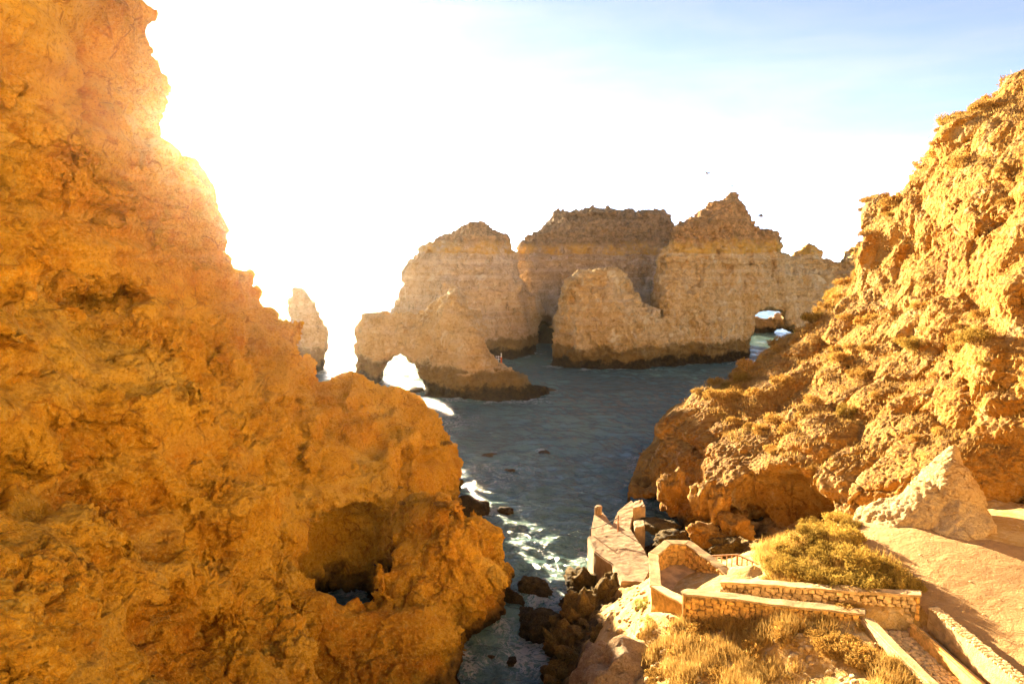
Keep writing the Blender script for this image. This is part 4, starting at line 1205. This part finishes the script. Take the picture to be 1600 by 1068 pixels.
# the big clump behind the long wall
BIGB = [(1205, 897, 8.0, 0.45), (1222, 885, 8.0, 0.75), (1245, 890, 8.3, 0.8), (1280, 895, 8.6, 0.85), (1320, 900, 8.8, 0.85), (1360, 905, 8.9, 0.85), (1400, 908, 8.9, 0.7), (1425, 905, 9.0, 0.5),
        (1235, 860, 8.2, 0.8), (1265, 845, 8.4, 0.85), (1300, 865, 8.8, 0.9), (1340, 875, 9.0, 0.85), (1290, 825, 8.7, 0.85), (1310, 800, 8.9, 0.75), (1270, 815, 8.3, 0.7), (1325, 835, 9.0, 0.7), (1385, 885, 9.0, 0.7), (1345, 785, 9.1, 0.55), (1330, 810, 9.0, 0.5)]
for k, (u, v, z, rad) in enumerate(BIGB):
    p = PZ(u, v, z)
    shrub((p[0], p[1], gz(p[0], p[1]) - 0.1), rad, V_BUSH[k % 4], 'dense golden-green bush in the big clump behind the long stone wall', 'bushes behind the long wall', 'bush', 0.95 + 0.3 * r.random(), k)
for k, (u, v, rad) in enumerate([(1056, 972, 0.42), (1005, 925, 0.4), (1012, 1008, 0.33), (1100, 862, 0.3), (925, 1062, 0.35)]):
    p = PZ(u, v, [5.9, 6.2, 5.2, 5.5, 3.5][k])
    shrub((p[0], p[1], gz(p[0], p[1]) - 0.03 if k < 4 else p[2]), rad, V_GREEN[k % 2],
          ['bright green shrub beside the rounded end of the parapet', 'green shrub against the outer face of the terrace', 'small green shrub on the bank below the terrace',
           'small green shrub at the far corner of the terrace', 'small green shrub at the bottom edge of the shore rocks'][k], None, 'shrub', 0.9, k)
for k in range(75):
    u = 1010 + 390 * r.random(); v = 955 + 115 * r.random()
    if u > 1330 + (v - 955) * 0.9 or (u < 1080 and v < 965): continue
    p = PZ(u, v, 6.4 + 1.4 * (u - 1010) / 390)
    shrub((p[0], p[1], gz(p[0], p[1]) - 0.05), 0.2 + 0.42 * r.random(), V_DRY[k % 3], 'low dry orange-brown shrub in the grass below the parapet', 'dry shrubs below the parapet', 'dry_shrub', 0.9, k)

# shrubs and turf on the slope of the far-side cliff
V_, F_ = right_VF
cen = V_[F_].mean(1); _, fn_ = normals_of(V_, F_); ar = np.linalg.norm(fn_, axis=1) / 2; nz_ = fn_[:, 2] / (2 * ar + 1e-9)
uu, vv = project(cen)
slope_w = sstep(0.52, 0.8, nz_) * ar * (cen[:, 2] > 7.0) * (uu > 1000) * (uu < 1750) * (vv < 760)
patch_ = sstep(-0.3, 0.25, fbm(cen / 3.5 + 5, 3))
slope_w = slope_w * (0.15 + patch_)
pick = r.choice(len(cen), 160, p=slope_w / slope_w.sum())
for k, f in enumerate(pick):
    dist = cen[f][1]
    shrub(cen[f] - np.array([0, 0, 0.1]), (0.32 + 0.62 * r.random() ** 1.6) * (0.8 + dist / 120), V_DRY[k % 3] if r.random() < 0.75 else V_BUSH[k % 4],
          'rounded golden scrub growing on the slope of the cave cliff', 'scrub on the cliff slope', 'dry_shrub', 1.0 + 0.5 * r.random(), k)
# dry tufts on the orange cliff
V_, F_ = left_VF
cen2 = V_[F_].mean(1); _, fn2 = normals_of(V_, F_); ar2 = np.linalg.norm(fn2, axis=1) / 2; nz2 = fn2[:, 2] / (2 * ar2 + 1e-9)
u2, v2 = project(cen2)
for k, (u, v, rad, lab) in enumerate([(692, 788, 0.55, 'rounded olive tuft on top of the orange pillar beside the hollow'), (694, 692, 0.6, 'dark tuft on the shoulder of the orange headland'),
                                      (304, 722, 0.3, 'small dark tuft on the ledge of the orange cliff'), (632, 785, 0.4, 'dark tuft in the cleft between pillar and headland'),
                                      (245, 960, 0.45, 'hanging brown tuft in the niche low on the orange cliff'), (625, 760, 0.3, 'small brown tuft on the headland above the hollow')]):
    d = (u2 - u) ** 2 + (v2 - v) ** 2 + 4.0 * cen2[:, 1]
    f = int(np.argmin(d))
    shrub(cen2[f] - np.array([0, 0, 0.1]), rad, V_DRY[k % 3], lab, None, 'dry_tuft', 0.8, k)

def blades(P, r, h, w, n_each, spread):
    """clumps of thin upright blades standing on the points P"""
    n = len(P) * n_each
    B = np.repeat(P, n_each, 0) + np.concatenate([r.normal(size=(n, 2)) * spread, np.zeros((n, 1))], 1)
    a = r.random(n) * 6.283; lean = 0.25 + 0.75 * r.random(n)
    hh = h * (0.5 + 0.8 * r.random(n))
    d = np.stack([np.cos(a) * lean * hh * 0.8, np.sin(a) * lean * hh * 0.8, hh], 1)
    s = np.stack([-np.sin(a + 0.7), np.cos(a + 0.7), np.zeros(n)], 1) * (w * (0.6 + 0.8 * r.random(n)))[:, None]
    V = np.concatenate([B - s, B + s, B + d])
    i = np.arange(n)
    return V, np.stack([i, i + n, i + 2 * n], 1)

def grass(name, P, label, h, w, n_each, spread, seed, mat=None):
    V, F = blades(P, np.random.default_rng(seed), h, w, n_each, spread)
    return link(name, raw_mesh(name, V, F), mat or M_GRASS, kind='stuff', label=label, category='grass')
fk = r.choice(len(cen), 5200, p=slope_w / slope_w.sum())
grass('dry_grass', cen[fk] - np.array([0, 0, 0.05]), 'golden dry turf covering the slope of the cave cliff', 0.22, 0.026, 11, 0.26, 5)
gx = 3.5 + 8.0 * r.random(40000); gy = 15.5 + 9.0 * r.random(40000)
gu, gvv = project(np.stack([gx, gy, ground_z(gx, gy)], 1))
lim = (gu > 1000) & (gvv > 945) & (gx < 11.35) & ~((gx > 6.2) & (gy > 23.85 - (gx - 6.2) * 0.45)) & (fbm(np.stack([gx / 1.3, gy / 1.3, gx * 0], 1), 3) > 0.02) & (gx > 4.8)
bare = ((gu - 1290) / 110) ** 2 + ((gvv - 1020) / 28) ** 2 < 1
lim &= ~bare
gx, gy = gx[lim][:5200], gy[lim][:5200]
grass('dry_grass', np.stack([gx, gy, ground_z(gx, gy) - 0.03], 1), 'long golden dry grass on the slope in front of the parapet', 0.36, 0.014, 9, 0.13, 6)
gx = 8.5 + 6.5 * r.random(6000); gy = 22.5 + 9 * r.random(6000)
ok = poly_sdf([(9.9, 24.6), (13.6, 22.3), (14.4, 24.5), (13.6, 27), (14.5, 30), (11.5, 31), (10.4, 28)], gx, gy) > 0.1
gx, gy = gx[ok][:1500], gy[ok][:1500]
grass('dry_grass', np.stack([gx, gy, ground_z(gx, gy) - 0.03], 1), 'dry undergrowth between the bushes behind the long wall', 0.35, 0.018, 8, 0.12, 7)

# loose stones on the bank
def rubble(name, P, sizes, mat, label, seed):
    r = np.random.default_rng(seed)
    base = np.array([v.co for v in STONES[0].vertices]); bf = np.array([list(p.vertices) for p in STONES[0].polygons])
    Vs, Fs = [], []
    for k, (p, s_) in enumerate(zip(P, sizes)):
        a = r.random() * 6.28; R_ = np.array([[math.cos(a), -math.sin(a), 0], [math.sin(a), math.cos(a), 0], [0, 0, 1]])
        Vs.append((base * (1 + 0.3 * r.normal(size=(len(base), 1)) * 0.5) * s_ * np.array([1, 0.8 + 0.4 * r.random(), 0.7])) @ R_.T + p); Fs.append(bf + k * len(base))
    return link(name, raw_mesh(name, np.concatenate(Vs), np.concatenate(Fs)), mat, kind='stuff', label=label, category='rubble')
rx = 4.2 + 7.2 * r.random(900); ry = 17 + 15 * r.random(900)
ok = ~((rx > 6.1) & (ry > 23.6 - (rx - 6.2) * 0.45)) | ((rx < 5.6) & (ry < 33)) | ((rx < 5.9) & (ry > 30))
rx, ry = rx[ok], ry[ok]
rubble('rubble', np.stack([rx, ry, ground_z(rx, ry)], 1), 0.06 + 0.22 * r.random(len(rx)) ** 3, M_STONE, 'loose pale stones scattered over the bank around the terrace', 3)
rx = 14 + 4 * r.random(90); ry = 24.5 + 5 * r.random(90)
rubble('rubble', np.stack([rx, ry, ground_z(rx, ry)], 1), 0.05 + 0.14 * r.random(len(rx)) ** 3, M_STONE, 'loose stones at the foot of the pale cone rock', 4)

rx = 13.9 + 7 * r.random(500); ry = 14.5 + 13 * r.random(500)
ok = fbm(np.stack([rx / 2, ry / 2, rx * 0], 1), 2) > -0.1
rx, ry = rx[ok], ry[ok]
rubble('rubble', np.stack([rx, ry, np.maximum(hill_z(rx * 10, ry * 10) - 20, ground_z(rx, ry)) + 0.06], 1), 0.025 + 0.07 * r.random(len(rx)) ** 3, M_STONE, 'small stones lying about on the sandy path', 5)

# ------------------------------------------------------------------ marker post, boat, gulls
M_ORANGE = simple('orange_paint', (0.75, 0.16, 0.03), 0.1, 4.0, rough=0.5)
M_WHITE = simple('white_paint', (0.8, 0.8, 0.78), 0.05, 4.0, rough=0.5)
mk = PY(786, 574, 98.5)
# set down on the ledge of the arch foot
Va, Fa = ROCKS['low rock arch with a sea-cut opening and a stepped foot running out to the right']
ua, va = project(Va); near = (np.abs(ua - 786) < 4) & (np.abs(va - 574) < 14)
if near.any():
    j = np.where(near)[0][np.argmax(Va[near][:, 2])]; mk = Va[j]
mark = thing('marker_post', tuple(mk), 'orange and white marker post with small white frame on the arch foot', 'marker post')
def part_bar(name, a, b, w, mat, h_=None): return bm_obj(name, bar(a, b, w, h_), mat, mark)
part_bar('post', (0, 0, -0.3), (0, 0, 0.85), 0.26, M_ORANGE)
part_bar('post_tip', (0, 0, 0.85), (0, 0, 1.5), 0.16, M_WHITE)
for z in (0.55, 0.95):
    part_bar('frame_bar', (-0.85, 0, z), (-0.08, 0, z), 0.08, M_WHITE)
for x in (-0.8, -0.45):
    part_bar('frame_bar', (x, 0, 0.0), (x, 0, 1.1), 0.08, M_WHITE)

def loft(sections, mat, name, parent):
    bm = bmesh.new(); rings = [[bm.verts.new(p) for p in s_] for s_ in sections]
    for a, b in zip(rings[:-1], rings[1:]):
        n = len(a)
        for k in range(n): bm.faces.new((a[k], a[(k + 1) % n], b[(k + 1) % n], b[k]))
    bm.faces.new(rings[0][::-1]); bm.faces.new(rings[-1])
    bmesh.ops.recalc_face_normals(bm, faces=bm.faces[:])
    for f in bm.faces: f.smooth = False
    return bm_obj(name, bm, mat, parent)
bp = PZ(416, 457, 0)
boat = thing('fishing_boat', (bp[0], bp[1], 0.0), 'small open fishing boat far out on the glittering sea left of the needle rock', 'boat')
boat.rotation_euler = (0, 0, math.radians(200))
M_HULL = simple('boat_hull_paint', (0.42, 0.22, 0.10), 0.15, 1.0, rough=0.5)
secs = []
for t in np.linspace(-1, 1, 13):
    w = 1.9 * (1 - abs(t) ** 2.6) ** 0.7 + 0.05 if t > 0 else 1.9 * (1 - 0.25 * t * t)
    sh = 1.0 + 0.7 * max(0, t) ** 2
    x = t * 6.2
    secs.append([(x, -w, sh), (x, -w * 0.75, 0.2), (x, 0, -0.4), (x, w * 0.75, 0.2), (x, w, sh), (x, w * 0.85, sh), (x, 0, 0.55), (x, -w * 0.85, sh)])
loft(secs, M_HULL, 'hull', boat)
bm_obj('wheelhouse', prism([(-2.6, -0.8), (-0.9, -0.8), (-0.9, 0.8), (-2.6, 0.8)], 0.4, 2.5, 0.1), M_WHITE, boat)
bm_obj('mast', bar((1.5, 0, 0.4), (1.5, 0, 3.4), 0.14), M_DARK, boat)
bm_obj('engine', bar((-6.2, 0, 0.3), (-6.2, 0, 1.7), 0.6, 0.5), M_DARK, boat)
for x in (-3.8, 0.2, 3.2):
    bm_obj('thwart', bar((x, -1.4, 0.95), (x, 1.4, 0.95), 0.35, 0.08), M_WOOD, boat)

M_GULL = simple('gull_feathers', (0.30, 0.28, 0.26), 0.15, 6.0)
M_WING = simple('gull_wing', (0.14, 0.13, 0.13), 0.2, 6.0)
def gull(pos, yaw, roll, flap, label, perched=False, s=1.0):
    t = thing('gull', tuple(pos), label, 'bird'); t.rotation_euler = (roll, 0, yaw); t.scale = (s, s, s)
    secs = []
    for q, rr in ((-0.36, 0.02), (-0.24, 0.06), (-0.05, 0.10), (0.12, 0.10), (0.24, 0.065), (0.33, 0.06), (0.38, 0.04), (0.47, 0.008)):
        secs.append([(q, rr * math.cos(a), rr * 0.9 * math.sin(a) + (0.05 if q > 0.2 else 0)) for a in np.linspace(0, 6.283, 9)[:-1]])
    loft(secs, M_GULL, 'body', t)
    for sd in (1, -1):
        if perched: pts = [(0.15, 0.08 * sd, 0.07), (0.05, 0.13 * sd, 0.03), (-0.42, 0.04 * sd, 0.02), (-0.1, 0.1 * sd, 0.09)]
        else: pts = None
        bm = bmesh.new()
        if perched:
            a = [bm.verts.new(p) for p in pts]; b = [bm.verts.new((p[0], p[1] + 0.02 * sd, p[2] + 0.02)) for p in pts]
            bm.faces.new(a); bm.faces.new(b[::-1])
            for k in range(4): bm.faces.new((a[k], a[(k + 1) % 4], b[(k + 1) % 4], b[k]))
        else:
            lead = [(0.14, 0.05, 0.03), (0.20, 0.32, 0.03 + flap * 0.6), (0.10, 0.68, flap)]
            trail = [(-0.10, 0.05, 0.03), (-0.03, 0.32, 0.02 + flap * 0.6), (0.04, 0.68, flap - 0.01)]
            for th in (0.0, 0.018):
                l = [bm.verts.new((p[0], p[1] * sd, p[2] + th)) for p in lead]; tr = [bm.verts.new((p[0], p[1] * sd, p[2] + th * 0.3)) for p in trail]
                for k in range(2): bm.faces.new((l[k], l[k + 1], tr[k + 1], tr[k]))
        bmesh.ops.recalc_face_normals(bm, faces=bm.faces[:])
        bm_obj('wing', bm, M_WING, t)
    if perched:
        for sd in (1, -1): bm_obj('leg', bar((0.0, 0.04 * sd, -0.3), (0.0, 0.04 * sd, -0.05), 0.02), M_ORANGE, t)
    return t
gull(PY(1105, 271, 95), 0.5, 0.2, 0.22, 'dark gull flying high above the pyramid rock', s=1.1)
gull(PY(1190, 338, 110), 2.6, -0.1, 0.25, 'gull flying close to the right shoulder of the pyramid rock', s=1.5)
gull(PY(870, 305, 120), 1.0, 0.3, 0.2, 'small gull flying above the left end of the flat-topped rock')
gull(PY(1143, 291, 130), 0.2, -0.2, 0.2, 'tiny pale gull flying just above the pyramid summit', s=0.8)
def perch(label_key, u, label, yaw):
    V, F = ROCKS[label_key]; pu, pv = project(V)
    m_ = np.abs(pu - u) < 2.5
    j = np.where(m_)[0][np.argmin(pv[m_])]
    gull(V[j] + np.array([0, 0, 0.28]), yaw, 0, 0, label, True, 1.3)
perch('slender leaning needle of rock standing alone in the glittering sea', 459, 'gull perched on the tip of the needle rock', 0.4)
perch('flat-topped sea stack with dark weathered summit between the two peaked ones', 905, 'gull perched on the left end of the flat-topped rock', 2.0)
perch('flat-topped sea stack with dark weathered summit between the two peaked ones', 930, 'gull perched near the middle of the flat-topped rock', 0.2)

# ------------------------------------------------------------------ sea
def sea_mesh():
    R = np.concatenate([np.arange(12, 60, 0.32), 60 * (1.0085 ** np.arange(0, 190)), np.geomspace(305, 26000, 40)])
    A = np.radians(np.linspace(-62, 62, 380))
    r, a = np.meshgrid(R, A, indexing='ij')
    x = r * np.sin(a); y = r * np.cos(a)
    p = np.stack([x.ravel(), y.ravel(), np.zeros(x.size)], 1)
    amp = np.clip(1 - r.ravel() / 420, 0, 1)
    q = warp(p, 1.5, 6.0)
    z = 0.34 * fbm(q / np.array([6.0, 3.2, 1]), 3, 0.55) + 0.24 * ridged(q / np.array([2.6, 1.5, 1]) + 3, 3) + 0.08 * fbm(q / np.array([0.9, 0.6, 1]), 2)
    p[:, 2] = z * amp - 0.05
    nr, na = r.shape
    i = np.arange(nr * na).reshape(nr, na)
    F = np.stack([i[:-1, :-1].ravel(), i[:-1, 1:].ravel(), i[1:, 1:].ravel(), i[1:, :-1].ravel()], 1)
    me = raw_mesh('sea', p, F[:, ::-1])
    me.polygons.foreach_set('use_smooth', np.ones(len(F), bool))
    return me

FOAM = [(PZ(765, 800, 0), 2.8, 2.2, 0.85), (PZ(800, 830, 0), 2.2, 2.0, 0.55), (PZ(850, 930, 0), 2.6, 4.2, 0.75), (PZ(830, 1020, 0), 2.6, 3.5, 0.85), (PZ(890, 930, 0), 1.6, 3.0, 0.9),
        (PZ(710, 660, 0), 7, 9, 0.55), (PZ(800, 628, 0), 9, 3, 0.6), (PZ(790, 740, 0), 7, 9, 0.42), (PZ(640, 600, 0), 6, 4, 0.5), (PZ(910, 860, 0), 1.5, 3.0, 0.5)]

def sea_material():
    m = NT('sea_water')
    col = (0.010, 0.040, 0.052)
    deep = m.noise(0.035, 4, 0.6)
    c = m.mix(m.step(deep, 0.42, 0.62), (0.085, 0.165, 0.168), (0.13, 0.24, 0.215))
    tot = None
    sx = m.sep(m.pos)
    for (pt, rx, ry, k) in FOAM:
        dx = m.math('DIVIDE', m.math('SUBTRACT', sx[0], float(pt[0])), rx); dy = m.math('DIVIDE', m.math('SUBTRACT', sx[1], float(pt[1])), ry)
        d = m.math('SQRT', m.math('ADD', m.math('MULTIPLY', dx, dx), m.math('MULTIPLY', dy, dy)))
        g = m.math('MULTIPLY', m.step(d, 1.3, 0.0), k)
        tot = g if tot is None else m.math('MAXIMUM', tot, g)
    vec = m.mapping((1, 1, 0.0))
    at = m.n('ShaderNodeAttribute'); at.attribute_name = 'shore'
    tot = m.math('MAXIMUM', tot, m.math('MULTIPLY', at.outputs['Fac'], m.math('MULTIPLY', m.step(m.noise(0.22, 5, 0.6, vec=vec), 0.40, 0.62), 0.85)))
    wv = m.n('ShaderNodeVectorMath', operation='ADD')
    nz = m.n('ShaderNodeTexNoise'); m.put(nz.inputs['Vector'], vec); nz.inputs['Scale'].default_value = 1.1; nz.inputs['Detail'].default_value = 6
    m.put(wv.inputs[0], vec); m.put(wv.inputs[1], nz.outputs['Color'])
    lace = m.voro(1.3, 'SMOOTH_F1', 'Distance', vec=wv.outputs[0])
    curl = m.math('ABSOLUTE', m.math('SUBTRACT', m.noise(0.8, 7, 0.66, vec=wv.outputs[0], dist=1.6), 0.5))
    soft = m.noise(0.7, 8, 0.72, vec=wv.outputs[0])
    f = m.math('ADD', m.math('MULTIPLY', m.step(curl, 0.09, 0.0), 0.42), m.math('MULTIPLY', soft, 1.0))
    foam = m.step(m.math('ADD', m.math('MULTIPLY', tot, 0.75), f), 1.05, 1.55)
    foam = m.math('MULTIPLY', foam, m.step(tot, 0.02, 0.35))
    c = m.mix(foam, c, (0.40, 0.42, 0.42))
    w1 = m.noise(0.55, 6, 0.62, vec=m.mapping((0.7, 1.5, 1)), dist=0.5)
    w2 = m.noise(2.6, 6, 0.65, vec=m.mapping((0.8, 1.4, 1)), dist=0.4)
    far = m.noise(0.13, 5, 0.6, vec=m.mapping((0.6, 1.6, 1)), dist=0.3)
    nrm = m.bump(far, 0.5, 2.5)
    nrm = m.bump(w1, 1.0, 1.1, nrm)
    nrm = m.bump(w2, 1.0, 0.28, nrm)
    rough = m.math('ADD', m.math('MULTIPLY', foam, 0.6), 0.10)
    m.bsdf(c, rough, nrm, 0.5, **{'IOR': 1.33})
    return m.m
sea_me = sea_mesh()
from mathutils.kdtree import KDTree
sp = []
for key, (V, F) in ROCKS.items():
    w = V[np.abs(V[:, 2]) < 0.35]
    sp.append(w[::max(1, len(w) // 2500)])
sp = np.concatenate(sp + [np.array(SHORE)])
kd = KDTree(len(sp))
for k, p in enumerate(sp): kd.insert((p[0], p[1], 0), k)
kd.balance()
sv = np.empty(len(sea_me.vertices) * 3, np.float32); sea_me.vertices.foreach_get('co', sv); sv = sv.reshape(-1, 3)
sh = np.zeros(len(sv), np.float32)
for k in np.where(sv[:, 1] < 190)[0]:
    d = kd.find((sv[k, 0], sv[k, 1], 0))[2]
    if d < 6: sh[k] = max(0.0, 1 - d / (1.3 + sv[k, 1] / 60.0))
sea_me.attributes.new('shore', 'FLOAT', 'POINT').data.foreach_set('value', sh)
link('sea', sea_me, sea_material(), kind='structure')

# ------------------------------------------------------------------ sea haze
hb = bmesh.new(); bmesh.ops.create_cube(hb, size=1.0)
bmesh.ops.scale(hb, verts=hb.verts, vec=(60000, 56000, 86)); bmesh.ops.translate(hb, verts=hb.verts, vec=(0, 0, 40))
hm = bpy.data.materials.new('sea_haze'); hm.use_nodes = True; hm.node_tree.nodes.clear()
ho = hm.node_tree.nodes.new('ShaderNodeOutputMaterial'); hv = hm.node_tree.nodes.new('ShaderNodeVolumePrincipled')
hv.inputs['Color'].default_value = (1.0, 0.93, 0.78, 1); hv.inputs['Density'].default_value = HAZE; hv.inputs['Anisotropy'].default_value = 0.9
hm.node_tree.links.new(hv.outputs[0], ho.inputs['Volume'])
hme = bpy.data.meshes.new('haze'); hb.to_mesh(hme); hb.free()
link('haze', hme, hm, kind='stuff', label='thin bright sea haze in the low sun', category='haze')
